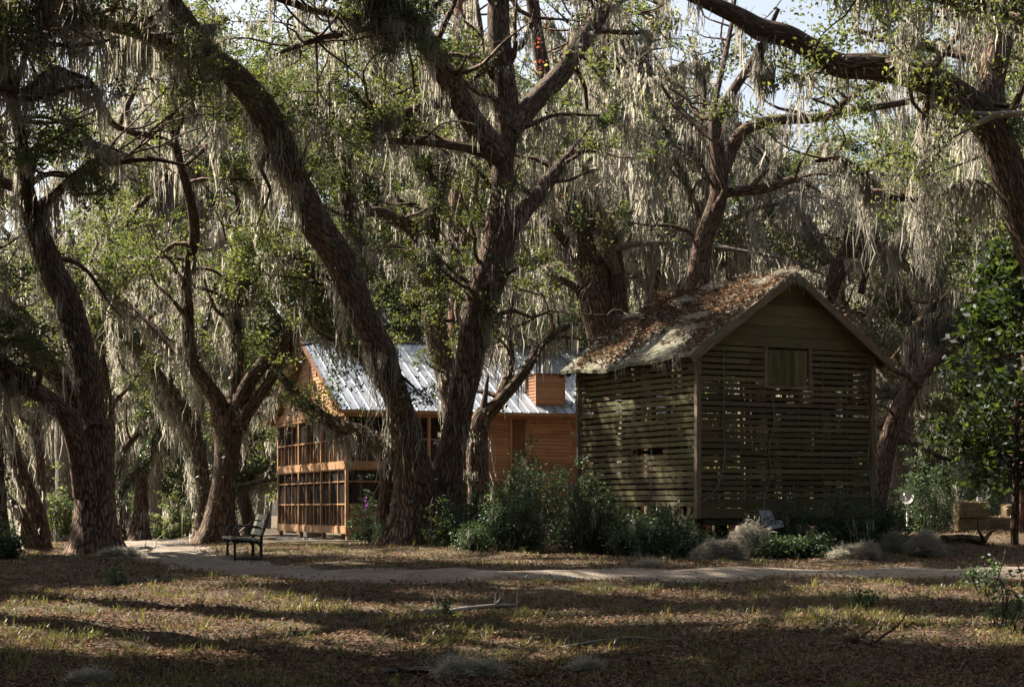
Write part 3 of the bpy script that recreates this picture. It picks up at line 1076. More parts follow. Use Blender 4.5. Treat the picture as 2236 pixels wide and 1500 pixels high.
# the long wall in lapped cedar siding
sd = []
z = -1.0
while z < 3.9:
    x = 5.1
    while x < HL:
        L_ = min(HL - x, rh.uniform(1.6, 4.2))
        sd.append(((x + L_ / 2, .0 + rh.uniform(-.006, .006), z + .075), (L_ - .004, .04, .140)))
        x += L_
    z += .155
ge = Geo()
tl = math.radians(6)
for c, s in sd:
    ge.box((c[0], c[1], c[2] + hz), s, np.array([[1, 0, 0], [0, math.cos(tl), -math.sin(tl)], [0, math.sin(tl), math.cos(tl)]]), rng=rh)
ge.build('siding', MAT['cedar_red'], house)
hb('wall', [((HL / 2 + 2.5, .12, 1.45), (HL - 5, .1, 4.9)), ((HL - .1, GL / 2, 1.45), (.12, GL - .3, 4.9)), ((HL / 2 + 2.5, GL - .1, 1.45), (HL - 5.2, .12, 4.9))], MAT['cedar_dark'])
hb('recess_shade_board', [((7.55, -.04, 2.1), (.62, .03, 3.6))], MAT['cedar_dark'])  # flat dark board on the siding; the recess's shade put into its colour
hb('trim', [((7.2, -.05, 1.45), (.1, .07, 4.9)), ((7.9, -.05, 1.45), (.1, .07, 4.9)), ((10.1, -.05, 1.45), (.09, .07, 4.9)), ((10.25, -.05, 1.45), (.09, .07, 4.9)), ((15, -.05, 1.45), (.1, .07, 4.9)),
            ((5.15, -.05, 1.45), (.12, .08, 4.9)), ((HL - .05, -.05, 1.45), (.12, .08, 4.9)), ((HL / 2, -.07, 3.9), (HL + .1, .05, .2))], MAT['cedar_red'])
# gable end
gs = (LV['apex'] - LV['eave']) / (GL / 2 + .7)
ge = Geo()
z = 4.32
while z < 7.0:
    hw = min(.16, 7.1 - z)
    a, b = GL / 2 - (7.0 - z) / gs, GL / 2 + (7.0 - z) / gs
    a2, b2 = GL / 2 - max(7.0 - z - hw, 0.01) / gs, GL / 2 + max(7.0 - z - hw, .01) / gs
    uo = rh.uniform(0, 30, 2)
    vs = [(-.05, a, z), (-.05, b, z), (-.025, b2, z + hw), (-.025, a2, z + hw), (.0, a, z), (.0, b, z), (0, b2, z + hw), (0, a2, z + hw)]
    ge.add(np.array(vs) + (0, 0, hz), [[1, 0, 3, 2], [0, 1, 5, 4], [2, 3, 7, 6], [4, 5, 6, 7]], [(v[1] + uo[0], v[2] + uo[1]) for v in vs])
    z += .16
ge.build('gable_board', MAT['cedar'], house)
hb('gable_trim', [((-.07, GL / 2, 4.08), (.06, GL + .1, .46)), ((-.055, GL / 2, 5.3), (.05, .06, 2.0))], MAT['cedar'])
hb('bracket', [((-.25, y, z_), (.6, .12, .16)) for y, z_ in ((.3, 4.3), (GL - .3, 4.3), (GL * .75, 5.7), (GL * .25, 5.7), (GL / 2, 7.0))], MAT['cedar'])
OH, OG = .7, .45
for side in (0, 1):
    ge, sm, un = Geo(), Geo(), Geo()
    y0, y1 = (-OH, GL / 2) if side == 0 else (GL + OH, GL / 2)
    A = np.array([-OG, y0, LV['eave'] + hz])
    Bv = np.array([0, y1 - y0, LV['apex'] - LV['eave']])
    Lr = HL + OG + .4
    nn = np.array([0, -Bv[2], abs(Bv[1])]) if side == 0 else np.array([0, Bv[2], abs(Bv[1])])
    nn = nn / np.linalg.norm(nn)
    nseg = 60
    for k in range(nseg):                              # slightly oil-canned pans between seams
        xa, xb = k * Lr / nseg, (k + 1) * Lr / nseg
        rows_ = 9
        ts = np.linspace(0, 1, rows_)
        xs_ = np.linspace(xa, xb, 4)
        bulge = rh.normal(0, .008, (4, rows_))
        bulge[[0, -1]] = 0
        Pn = A + xs_[:, None, None] * np.array([1, 0, 0]) + ts[None, :, None] * Bv + bulge[..., None] * nn
        i, j = np.meshgrid(np.arange(3), np.arange(rows_ - 1), indexing='ij')
        a = i * rows_ + j
        q = np.stack([a, a + rows_, a + rows_ + 1, a + 1], -1).reshape(-1, 4)
        ge.add(Pn.reshape(-1, 3), q if side == 0 else q[:, ::-1])
        p0 = A + np.array([xa, 0, 0]) + nn * .02
        if k % 1 == 0:
            sm.beam(p0, p0 + Bv, .03, .045, up=nn)
    rf = ge.build('roof_slope', MAT['metal_roof'], house, True)
    sm.build('seam', MAT['seam'], rf)
    vs = [A - nn * .03, A + [Lr, 0, 0] - nn * .03, A + [Lr, 0, 0] + Bv - nn * .03, A + Bv - nn * .03]
    vs += [v - nn * .12 for v in vs]
    un.add(vs, [[0, 1, 2, 3], [7, 6, 5, 4], [0, 4, 5, 1], [3, 2, 6, 7], [0, 3, 7, 4], [1, 5, 6, 2]], [(v[0], v[1]) for v in vs])
    un.build('soffit', MAT['cedar'], house)
    ge = Geo()
    ge.beam(A - nn * .08 - [.03, 0, 0], A + Bv - nn * .08 - [.03, 0, 0], .05, .2, up=nn)
    ge.build('bargeboard', MAT['cedar_dark'], house)
hb('ridge_cap', [((HL / 2, GL / 2, LV['apex'] + .03), (HL + .9, .3, .05))], MAT['seam'])
# boxed chimney through the front eave
ch = hb('chimney', [((9.0, .6, 4.70), (1.25, 1.25, 2.05))], MAT['cedar_red'])
hb('chimney_board', [((9.0, -.04, 3.75 + k * .135), (1.3, .03, .125)) for k in range(15)] + [((8.36, .6, 3.75 + k * .135), (.03, 1.25, .07)) for k in range(15)], MAT['cedar_red'], ch)
hb('corner_board', [((8.36, -.05, 4.66), (.09, .07, 2.1)), ((9.64, -.05, 4.66), (.09, .07, 2.1)), ((8.35, 1.21, 4.66), (.06, .09, 1.96))], MAT['cedar_red'], ch)
hb('chimney_cap', [((9.0, .6, 5.76), (1.42, 1.42, .05))], MAT['cedar_dark'], ch)
ge = Geo()
ge.tube([(9.02, .55, 5.68 + hz), (9.02, .55, 6.0 + hz), (9.02, .55, 6.22 + hz)], [.17, .17, .17], 16, 0, .1, cap=True)
ge.tube([(9.02, .55, 6.34 + hz), (9.02, .55, 6.38 + hz), (9.02, .55, 6.42 + hz)], [.26, .26, .26], 16, 0, .1, cap=True)
for k in range(6):
    a_ = k * math.pi / 3
    ge.box((9.02 + .2 * math.cos(a_), .55 + .2 * math.sin(a_), 6.28 + hz), (.015, .015, .14))
ge.build('flue_pipe', MAT['steel'], ch, False)
# long wall steps
hb('steps', [((4.2, -.6 - .3 * k, -.9 - .17 * k), (1.4, .3, .06)) for k in range(3)], MAT['cedar'])
GAPS.extend([(np.array(house.matrix_basis @ __import__('mathutils').Vector((-.1, y, z + hz))), r) for y, z, r in
             ((11, 4.4, 1.6), (8.5, 4.8, 1.3), (6, 6.5, 1.2), (10, 2.5, 1.6), (7, 1.5, 1.2), (10.5, .3, 1.3), (4, 0, 1.2), (2, 2.2, 1.2), (7, -.8, 1.4), (11, -.8, 1.2))])
GAPS.extend([(barn_w(roof_pt(0, u, v) + np.array([0, 0, ob])), r) for u, v, r in ((.12, .75, .42), (.3, .35, .4), (.6, .28, .4), (.8, .15, .35), (.55, .6, .3), (.15, .95, .3), (.8, .8, .3))])

# ------------------------------------------------------------------ bench
bb = hit(541, 1221)
bench = thing('park_bench', 'weathered slat park bench with black iron frame beside the gravel path', 'bench', (bb[0] - .02, bb[1], float(gz(bb[0], bb[1]))), math.radians(15))
# local axes: -x is the front, y runs along the seat
wd, ir = MAT['bench_wood'], MAT['iron']
for k, (x, z) in enumerate(((-.33, .42), (-.19, .41), (-.05, .40), (.09, .385))):
    ge = Geo()
    ge.box((x, 0, z), (.115, 1.5, .045), rng=rh)
    ge.build('seat_slat', wd, bench)
for k, (x, z) in enumerate(((.20, .53), (.245, .67), (.29, .81))):
    ge = Geo()
    a_ = -math.radians(-17)
    ge.box((x, 0, z), (.035, 1.5, .115), np.array([[math.cos(a_), 0, math.sin(a_)], [0, 1, 0], [-math.sin(a_), 0, math.cos(a_)]]), rng=rh)
    ge.build('back_slat', wd, bench)
for y in (-.62, .62):
    ge = Geo()
    ge.beam((-.30, y, -.04), (-.30, y, .40), .045, .045, up=(1, 0, 0))
    ge.build('leg', ir, bench)
    ge = Geo()
    ge.beam((.19, y, -.04), (.20, y, .46), .045, .055, up=(1, 0, 0))
    ge.beam((.20, y, .44), (.345, y, .88), .045, .055, up=(1, 0, 0))
    ge.build('leg', ir, bench)
    ge = Geo()
    ge.beam((-.37, y, .375), (.2, y, .335), .045, .05)
    ge.beam((-.30, y, .03), (.19, y, .03), .03, .03)
    ge.tube([(.2, y, .22), (.15, y, .3), (.04, y, .345)], [.02, .018, .016], 6)
    ge.build('seat_support', ir, bench)
    ge = Geo()
    ge.tube([(-.31, y, .43), (-.315, y, .54), (-.28, y, .62), (-.20, y, .645), (.05, y, .64), (.17, y, .615), (.235, y, .55)], [.018] * 7, 8, 0, .04)
    ge.build('armrest', ir, bench)

# ------------------------------------------------------------------ small things on the ground
def moss_heap(px, py, rx, rz, label, n=1500, m='moss', seed=0, D=None):
    n = int(n * 1.5)
    r = np.random.default_rng(900 + seed)
    b = hit(px, py)
    if D is not None:
        b = np.array([(px - CX) / F * D, D, float(gz((px - CX) / F * D, D))])
    t_ = thing('moss_heap', label, 'moss', b)
    ge = Geo()
    a = r.uniform(0, 6.28, n)
    h = r.uniform(0, 1, n) ** .6
    rad = np.sqrt(r.uniform(0, 1, n)) * np.sqrt(np.clip(1 - h * h, .02, 1))
    lump = 1 + .3 * np.sin(a * 2 + seed) + .22 * np.sin(a * 3 + seed * 2 + h * 3) + .12 * np.sin(a * 7 + h * 9)
    c = np.stack([rx * rad * np.cos(a) * lump, rx * .8 * rad * np.sin(a) * lump, rz * h * lump], 1)
    nl = 7                                            # several tufts of unequal size heaped together
    w_ = r.uniform(.35, .7, nl)
    o_ = np.stack([r.uniform(-.75, .75, nl) * rx, r.uniform(-.5, .5, nl) * rx, np.zeros(nl)], 1)
    i_ = r.integers(0, nl, n)
    hk = (w_ * r.uniform(.7, 1.5, nl))[i_]
    c = c * np.stack([w_[i_], w_[i_], hk], 1) + o_[i_]
    c = c + r.normal(0, .025, c.shape)
    c[:, 2] = np.abs(c[:, 2])
    d = r.normal(0, 1, (n, 3)) * (1, 1, .22) - np.array([0, 0, .12])
    d /= np.linalg.norm(d, axis=1)[:, None]
    s = np.cross(d, r.normal(0, 1, (n, 3)))
    s /= np.linalg.norm(s, axis=1)[:, None]
    bnd = np.cross(d, s) * r.normal(0, .06, n)[:, None]
    L = r.uniform(.04, .11, n)[:, None] * (rx / .4) ** .5
    w = .0045 * (rx / .4) ** .5
    for sg in (-1, 1):
        V = np.stack([c - s * w, c + s * w, c + sg * d * L + bnd + s * w * .3, c + sg * d * L + bnd - s * w * .3], 1).reshape(-1, 3)
        ge.add(V, np.arange(n * 4).reshape(-1, 4))
    ge.build('strand', MAT[m], t_)
    return t_


moss_heap(1568, 1196, .42, .40, 'rounded brown moss heap left of the bent metal sheet', 6500, seed=1, D=35.4)
moss_heap(1632, 1180, .36, .52, 'tall shaggy moss heap right against the bent metal sheet', 5200, seed=2, D=36.0)
moss_heap(1862, 1206, .42, .24, 'pale fluffy moss heap lit by the sun before the barn corner', 4600, seed=3, D=34.9)
moss_heap(1990, 1200, .58, .40, 'wide grey moss heap below the white dish', 6400, seed=4, D=36.6)
moss_heap(1045, 1478, .36, .17, 'grey moss tuft lying alone in the foreground litter', 2600, seed=5)
moss_heap(1275, 1466, .16, .09, 'small greenish moss tuft in the foreground, right of the big tuft', 900, seed=6)
moss_heap(275, 1216, .45, .16, 'low moss clump at the foot of the largest trunk on the left', 2200, seed=7)
moss_heap(1415, 1236, .22, .07, 'flat moss tuft on the far edge of the gravel path', 900, seed=8)
moss_heap(190, 1492, .2, .1, 'moss tuft at the bottom edge of the left foreground', 900, seed=9)


def stick(name, label, pix, r0, r1, kids=4, seed=0, mat='dead_wood', lift=.03, cat='branch', heights=None):
    r = np.random.default_rng(300 + seed)
    pts = np.array([hit(*p) for p in pix])
    pts[:, 2] += lift + r.uniform(0, .03, len(pts))
    if heights is not None:
        pts[:, 2] += heights
    t_ = thing(name, label, cat, pts[0])
    ge = Geo()
    q = pts - pts[0]
    ge.tube(q, np.linspace(r0, r1, len(q)), 8, .06, .08, cap=True, seed=seed)
    for k in range(kids):
        i_ = r.integers(1, len(q))
        d = unit(q[-1]) + r.normal(0, .6, 3) + (0, 0, .25)
        ge.tube(wander(q[i_], d, r.uniform(.25, .7), 4, r, up=.0, bend=.25), np.linspace(r1 * .6, .003, 5), 5, step=.08)
    ge.build('wood', MAT[mat], t_, True)
    return t_


stick('fallen_branch', 'sunlit forked dead branch lying in the left of the foreground centre', [(928, 1346), (975, 1343), (1020, 1336), (1080, 1332), (1130, 1331)], .045, .02, 8, 1)
stick('fallen_branch', 'lichen covered branch lying beside the grey moss tuft in the foreground', [(830, 1478), (880, 1474), (930, 1476), (985, 1466)], .04, .02, 6, 2, 'bark_grey')
stick('fallen_branch', 'long thin dead twig in the shade right of the foreground centre', [(1225, 1422), (1290, 1410), (1370, 1402), (1450, 1404)], .018, .008, 5, 3)
stick('fallen_branch', 'short pale stick on the sunlit path end behind the bench', [(285, 1206), (310, 1203), (334, 1202)], .06, .04, 2, 4)
stick('fallen_branch', 'small dark upright snag of wood in the right foreground', [(1850, 1412), (1875, 1408), (1905, 1414)], .05, .03, 5, 5, 'bark')
stick('fallen_branch', 'dark broken branch leaning behind the bench at the trunk', [(512, 1182), (524, 1180), (548, 1176)], .06, .035, 1, 6, 'bark', heights=np.array([0, .25, .75]))
stick('fallen_log', 'dark rotten log lying on the ground left of the hay bales', [(2060, 1186), (2100, 1184), (2150, 1190)], .11, .09, 2, 7, 'bark', .06, 'log')
stick('fallen_branch', 'bare grey twigs fallen in the grass at the right of the foreground', [(1790, 1390), (1815, 1372), (1830, 1362)], .014, .006, 6, 8)


def hay_bale(px, py, w, rz, label, top=0.0, D=None):
    b = hit(px, py) if D is None else np.array([(px - CX) / F * D, D, float(gz((px - CX) / F * D, D))])
    r = np.random.default_rng(int(px))
    t_ = thing('hay_bale', label, 'hay bale', b + (0, 0, top), rz)
    ge = Geo()
    h, dp = .42, .48
    nx, nz = 16, 8
    for ax, sg in ((1, -1), (1, 1), (2, 1), (0, -1), (0, 1)):
        u, v = np.meshgrid(np.linspace(-1, 1, 14), np.linspace(-1, 1, 10), indexing='ij')
        q = np.zeros(u.shape + (3,))
        o1, o2 = [k for k in range(3) if k != ax]
        q[..., ax] = sg
        q[..., o1], q[..., o2] = u, v
        n_ = np.linalg.norm(np.abs(q) ** 8, axis=-1) ** (1 / 8)
        q = q / n_[..., None] ** 1.0
        q = q * np.array([w / 2, dp / 2, h / 2]) + (0, 0, h / 2)
        i, j = np.meshgrid(np.arange(13), np.arange(9), indexing='ij')
        a = i * 10 + j
        ge.add(q.reshape(-1, 3), np.stack([a, a + 10, a + 11, a + 1], -1).reshape(-1, 4))
    ge.build('bale_body', MAT['hay'], t_, True)
    st = Geo()
    n = 1300
    ax = r.integers(0, 3, n)
    c = r.uniform(-1, 1, (n, 3))
    for k in range(3):
        s_ = ax == k
        c[s_, k] = np.where(r.uniform(0, 1, s_.sum()) < .5, -1, 1) if k < 2 else 1
    c = c * np.array([w / 2, dp / 2, h / 2]) + (0, 0, h / 2)
    leaf_quads(st, c, .14, .012, r, .5, .1)
    st.build('straw', MAT['straw'], t_)
    tw = Geo()
    for x in (-w * .22, w * .22):
        tw.box((x, 0, h / 2), (.012, dp + .03, h + .02))
    tw.build('twine', MAT['dead_wood'], t_)
    return t_


DB = 49.0
hay_bale(2120, 1150, .78, .05, 'hay bale on top of another under the white block', .36, DB)
hay_bale(2122, 1150, .85, .0, 'bottom hay bale beneath the one carrying the white block', -.06, DB + .05)
hay_bale(2176, 1150, .8, -.08, 'low hay bale on the ground between the stacked bales and the pine', -.06, DB + .5)
hay_bale(2218, 1150, .7, .1, 'hay bale beside the dark pine trunk at the right edge', .28, DB + .8)
hay_bale(2222, 1150, .8, .0, 'hay bale underneath the one next to the pine trunk', -.1, DB + .9)
b = np.array([(2139 - CX) / F * DB, DB, float(gz((2139 - CX) / F * DB, DB)) + .78])
t_ = thing('block', 'small white block standing on the stacked hay bale', 'block', b)
ge = Geo()
ge.box((0, 0, .055), (.15, .15, .11))
ge.box((0, 0, .115), (.13, .13, .012))
ge.build('block_body', MAT['white'], t_)

DD = 44.0
b = np.array([(1980 - CX) / F * DD, DD, float(gz((1980 - CX) / F * DD, DD))])
t_ = thing('satellite_dish', 'round pale dish on a thin post among shrubs right of the barn', 'dish', b)
ge = Geo()
hd = ZC + (HY - 1086) / F * DD - b[2]
ge.tube([(0.02, 0, 0), (0.02, 0, hd * .5), (.0, .03, hd)], [.03, .03, .03], 8, 0, .2)
ge.build('post', MAT['white'], t_, True)
ge = Geo()
rs_, an = np.linspace(0, .17, 6), np.linspace(0, 2 * np.pi, 25)
tilt = np.array([-.35, -.85, .35])
tilt /= np.linalg.norm(tilt)
sx = unit(np.cross(tilt, (0, 0, 1)))
sy = np.cross(sx, tilt)
for off in (0, .012):
    V = np.array([[(np.cos(a_) * sx + np.sin(a_) * sy) * r_ + tilt * (r_ * r_ * 1.6 - .03 - off) for a_ in an] for r_ in rs_]) + (0, 0, hd)
    i, j = np.meshgrid(np.arange(5), np.arange(24), indexing='ij')
    a = i * 25 + j
    ge.add(V.reshape(-1, 3), np.stack([a, a + 25, a + 26, a + 1], -1).reshape(-1, 4))
ge.build('dish_bowl', MAT['concrete'], t_, True)
ge = Geo()
ge.tube([np.array((0, 0, hd)) - sy * .17, np.array((0, 0, hd)) - sy * .1 + tilt * .12, np.array((0, 0, hd)) + tilt * .2 - sy * .02], [.01] * 3, 6)
ge.box(np.array((0, 0, hd)) + tilt * .22, (.05, .08, .05))
ge.build('receiver_arm', MAT['white'], t_)

DT = 36.6
b = np.array([(1680 - CX) / F * DT, DT, float(gz((1680 - CX) / F * DT, DT))])
t_ = thing('metal_sheet', 'bent grey metal sheet leaning between the moss heaps and the barn', 'metal sheet', b)
q = [P(px, py, DT + dd) - b for px, py, dd in ((1656, 1114, .25), (1682, 1114, .3), (1666, 1142, .1), (1692, 1134, .15), (1678, 1150, -.15), (1708, 1136, -.05), (1690, 1154, -.3), (1712, 1150, -.2))]
ge = Geo()
for off in (0, .004):
    ge.add(np.array(q) + (0, off, 0), [[0, 2, 3, 1], [2, 4, 5, 3], [4, 6, 7, 5]])
ge.build('sheet', MAT['tin'], t_)
ge = Geo()
for k in range(3):
    ge.box((.05 + .08 * k, .1, .08 + .1 * k), (.7 - .15 * k, .12, .09), rng=rh)
ge.build('prop_timber', MAT['barn_dark'], t_)

# ------------------------------------------------------------------ traced trees
def traced(name, label, limbs, D, seed, m='bark', leaf='leaf', group=None, cat='oak tree', per=40, ll=.085, lw=.045, rad=.27,
           moss=1.0, lmax=1.15, flare=.5, ivy=None, mw=.022, deep=1.0, extra=()):
    """limbs: (points (px, py, width px), depth at start, depth at end, side branches[, moss density]); depths in metres beyond D"""
    rng = np.random.default_rng(seed)
    D = D * KD
    tr, ms, sp, iv = Geo(), Geo(), [], Geo()
    base = None
    for k, lb in enumerate(limbs):
        pts, d0, d1, kids = lb[:4]
        md = lb[4] if len(lb) > 4 else 1.0
        n = len(pts)
        p3, r3 = [], []
        for i, (px, py, w) in enumerate(pts):
            dd = D + (d0 + (d1 - d0) * (i / (n - 1))) * deep
            p3.append(P(px, py, dd))
            r3.append(w / 2 / F * dd)
        p3, r3 = np.array(p3), np.array(r3)
        if base is None:
            p3[0, 2] = min(p3[0, 2], float(gz(*p3[0, :2])) - .15)
            base = np.array([p3[0, 0], p3[0, 1], float(gz(*p3[0, :2]))])
        else:
            r3[0] *= 1.12
        big = r3.max() > .12
        q, rq = tr.tube(p3, r3, 36 if r3.max() > .3 else (20 if big else 10), .016 if big else .04, flare=flare if k == 0 else 0, seed=seed * 31 + k,
                        step=.1 if big else .14)
        if md > 0 and moss > 0:
            drape(ms, q, rq, rng, moss * md * 1.25, lmax, mw, per=26)
            if big:                                   # shaggy tufts along the flanks of the trunk
                kk = rng.integers(0, len(q), int(len(q) * .13 * md * moss))
                kk = kk[q[kk, 2] > 5.0]
                if len(kk):
                    aa = rng.uniform(0, 6.28, len(kk))
                    c = q[kk] + np.stack([np.cos(aa), np.sin(aa), 0 * aa], 1) * rq[kk][:, None] * 1.02
                    j = np.repeat(np.arange(len(kk)), 26)
                    ribbons(ms, c[j] + rng.normal(0, .07, (len(j), 3)), rng.uniform(.15, .9, len(j)), mw, rng, .04)
        if kids:
            grow(tr, sp, ms if moss > 0 else None, q, rq, rng, kids, moss=moss * .8, lmax=lmax * .8, zmin=3.6, mw=mw)
        if ivy and k in ivy:
            cnt, spread = ivy[k]
            kk = rng.integers(0, len(q), cnt)
            aa = rng.uniform(0, 6.28, cnt)
            c = q[kk] + np.stack([np.cos(aa), np.sin(aa), rng.normal(0, .4, cnt)], 1) * (rq[kk] * 1.05 + np.abs(rng.normal(0, spread, cnt)))[:, None]
            leaf_quads(iv, c, .09, .065, rng, .6)
    t_ = thing(name, label, cat, base, group=group)
    tr.build('trunk', MAT[m], t_, True, base)
    lf = Geo()
    if extra is not None and len(extra):
        for (px, py, dd, sx, sz, cnt) in extra:
            c = P(px, py, D + dd)
            sp += list(c + rng.normal(0, 1, (cnt, 3)) * (sx, sx, sz))
    if sp:
        sprays(lf, np.array(sp), per, rad, ll, lw, rng)
    if lf.n:
        lf.build('crown', MAT[leaf], t_, False, base)
    if ms.n:
        ms.build('moss', MAT['moss'], t_, False, base)
    if iv.n:
        iv.build('ivy', MAT['ivy'], t_, False, base)
    return t_


OAKS = 'live oaks draped in moss'
traced('live_oak', 'great twin trunked oak in the centre, leaning left and right before the house', [
    ([(906, 1190, 128), (906, 1100, 104), (902, 1036, 84), (887, 960, 68), (872, 887, 61), (853, 831, 60), (829, 761, 64), (794, 692, 60), (766, 623, 66), (733, 553, 68), (687, 484, 68), (645, 400, 66), (606, 300, 62), (560, 220, 62), (500, 155, 56), (444, 112, 40)], 0, -2.5, 8),
    ([(950, 1190, 124), (962, 1110, 98), (976, 1036, 70), (988, 975, 60), (1003, 887, 60), (1020, 810, 64), (1042, 700, 64), (1070, 600, 78), (1095, 500, 76), (1098, 420, 52), (1098, 360, 47), (1108, 280, 54), (1104, 200, 52), (1090, 80, 52), (1088, -40, 44), (1080, -200, 30), (1090, -330, 16)], .3, 1, 36),
    ([(470, 130, 44), (400, 108, 36), (320, 76, 30), (240, 56, 27), (176, 36, 24), (110, -10, 20), (20, -60, 14), (-90, -110, 8)], -2.4, -6, 40, 1.6),
    ([(450, 116, 44), (425, 72, 44), (398, 36, 42), (370, -5, 40), (330, -80, 30), (290, -180, 16)], -2.5, -3.5, 30, 1.4),
    ([(470, 150, 24), (400, 135, 22), (332, 116, 20), (260, 92, 18), (208, 72, 14), (150, 65, 8)], -2.3, -1, 20, 1.6),
    ([(1112, 290, 44), (1165, 225, 45), (1225, 160, 45), (1262, 100, 44), (1305, 40, 38), (1340, -30, 34), (1390, -130, 24), (1460, -220, 12)], .7, 3.5, 22, 1.2),
    ([(1112, 500, 40), (1150, 455, 36), (1180, 420, 34), (1205, 385, 30), (1228, 355, 22), (1262, 318, 14)], .5, 2, 6, 1.2),
    ([(1092, 340, 50), (1030, 262, 52), (988, 188, 54), (960, 148, 50), (924, 80, 46), (880, 32, 44), (828, -5, 40), (760, -70, 30), (660, -150, 16)], .5, -3, 40, 1.5),
    ([(1060, 337, 20), (1010, 322, 20), (940, 312, 18), (850, 308, 14)], .4, -.6, 3, 1.2),
    ([(1020, 322, 16), (960, 305, 14), (880, 298, 9), (840, 286, 6)], .5, 1.6, 3, 1.0),
    ([(985, 212, 24), (948, 228, 22), (908, 240, 20), (848, 258, 18), (790, 272, 18), (700, 258, 20), (652, 246, 14), (600, 262, 9)], .0, -2, 12, 1.5),
    ([(915, 70, 22), (850, 40, 20), (800, 36, 18), (700, 26, 16), (622, 4, 12), (560, -20, 8)], -1.8, -3, 22, 1.2),
    ([(880, 62, 16), (830, 58, 15), (780, 68, 14), (700, 84, 14), (640, 104, 12), (600, 122, 7)], -1.6, -2.8, 16, 1.2),
    ([(862, 975, 50), (820, 962, 42), (777, 939, 34), (729, 924, 30), (669, 887, 28), (635, 849, 20), (608, 812, 14)], -.3, 1.5, 0, 1.5),
    ([(812, 800, 34), (785, 772, 24), (740, 732, 20), (690, 700, 18), (640, 690, 10)], .3, 3, 4, .8),
    ([(838, 1190, 50), (848, 1080, 40), (852, 1000, 34), (862, 930, 26)], .8, .6, 0, .0),
    ([(700, 500, 20), (660, 428, 18), (600, 412, 16), (540, 402, 12), (505, 396, 8)], -.8, 1.2, 5, 1.4),
    ([(770, 640, 22), (790, 540, 20), (760, 470, 18), (752, 400, 18), (765, 330, 14), (750, 280, 8)], .5, 1.5, 5, 1.2),
], 36, 1, lmax=1.5, extra=[(672, 870, .6, .45, .35, 30), (720, 830, .6, .55, .5, 26), (780, 790, .6, .4, .6, 16), (700, 790, .8, .6, .3, 14), (640, 170, -1, 1.0, .8, 26), (480, 60, -2, 1.2, .8, 30), (760, 300, 0, 1.0, .6, 26)], ivy={0: (600, .04), 1: (260, .03), 13: (350, .06)})

traced('live_oak', 'largest oak on the left with broad ridged trunk and two limbs sweeping left', [
    ([(206, 1232, 108), (207, 1180, 94), (205, 1128, 88), (209, 996, 66), (200, 908, 60), (190, 820, 56), (171, 732, 54), (141, 644, 60), (118, 600, 55), (104, 560, 54), (73, 480, 42), (57, 400, 33), (43, 280, 27), (29, 220, 22), (15, 120, 17), (0, 20, 12)], 0, .5, 10),
    ([(186, 1080, 50), (176, 1010, 46), (158, 935, 46), (136, 900, 42), (100, 868, 40), (44, 828, 38), (0, 790, 36), (-60, 750, 30), (-150, 640, 22), (-220, 480, 12)], -.2, -3, 10),
    ([(205, 945, 46), (182, 905, 46), (145, 850, 46), (105, 798, 44), (53, 740, 42), (0, 692, 38), (-60, 640, 30), (-120, 500, 20), (-160, 330, 12)], -.1, 2.5, 14),
    ([(78, 476, 28), (95, 444, 24), (116, 430, 22), (160, 388, 20), (204, 357, 17), (256, 354, 15), (328, 348, 11), (400, 360, 6)], .4, -1, 12, 1.5),
    ([(64, 440, 28), (40, 412, 26), (0, 395, 24), (-60, 340, 16), (-120, 220, 10)], .4, 2, 8),
    ([(30, 200, 16), (50, 140, 14), (80, 60, 12), (130, -30, 9), (180, -120, 6)], .4, -1.5, 12, 1.4),
], 32, 2, lmax=1.5, ivy={0: (260, .03)}, extra=[(60, 150, 0, 1.0, .8, 40), (160, 60, .5, 1, .6, 40), (250, 120, 1, .9, .6, 40)])

traced('live_oak', 'dark ivy clad oak trunk directly behind the largest left oak', [
    ([(243, 1190, 26), (238, 1040, 25), (235, 908, 28), (222, 800, 24), (212, 720, 22), (222, 640, 20), (240, 560, 18), (225, 470, 15), (210, 400, 12), (190, 330, 7)], 0, 1, 14),
    ([(214, 420, 16), (250, 300, 14), (310, 150, 11), (330, 0, 8), (340, -120, 5)], 1, 2.5, 24, 1.3),
    ([(225, 560, 16), (330, 420, 14), (440, 330, 11), (540, 200, 8), (600, 80, 5)], 1, 3.5, 24, 1.3),
    ([(225, 640, 18), (300, 600, 16), (350, 540, 12), (380, 480, 8)], .6, 2, 8),
], 41, 3, ivy={0: (700, .06)}, group=OAKS)

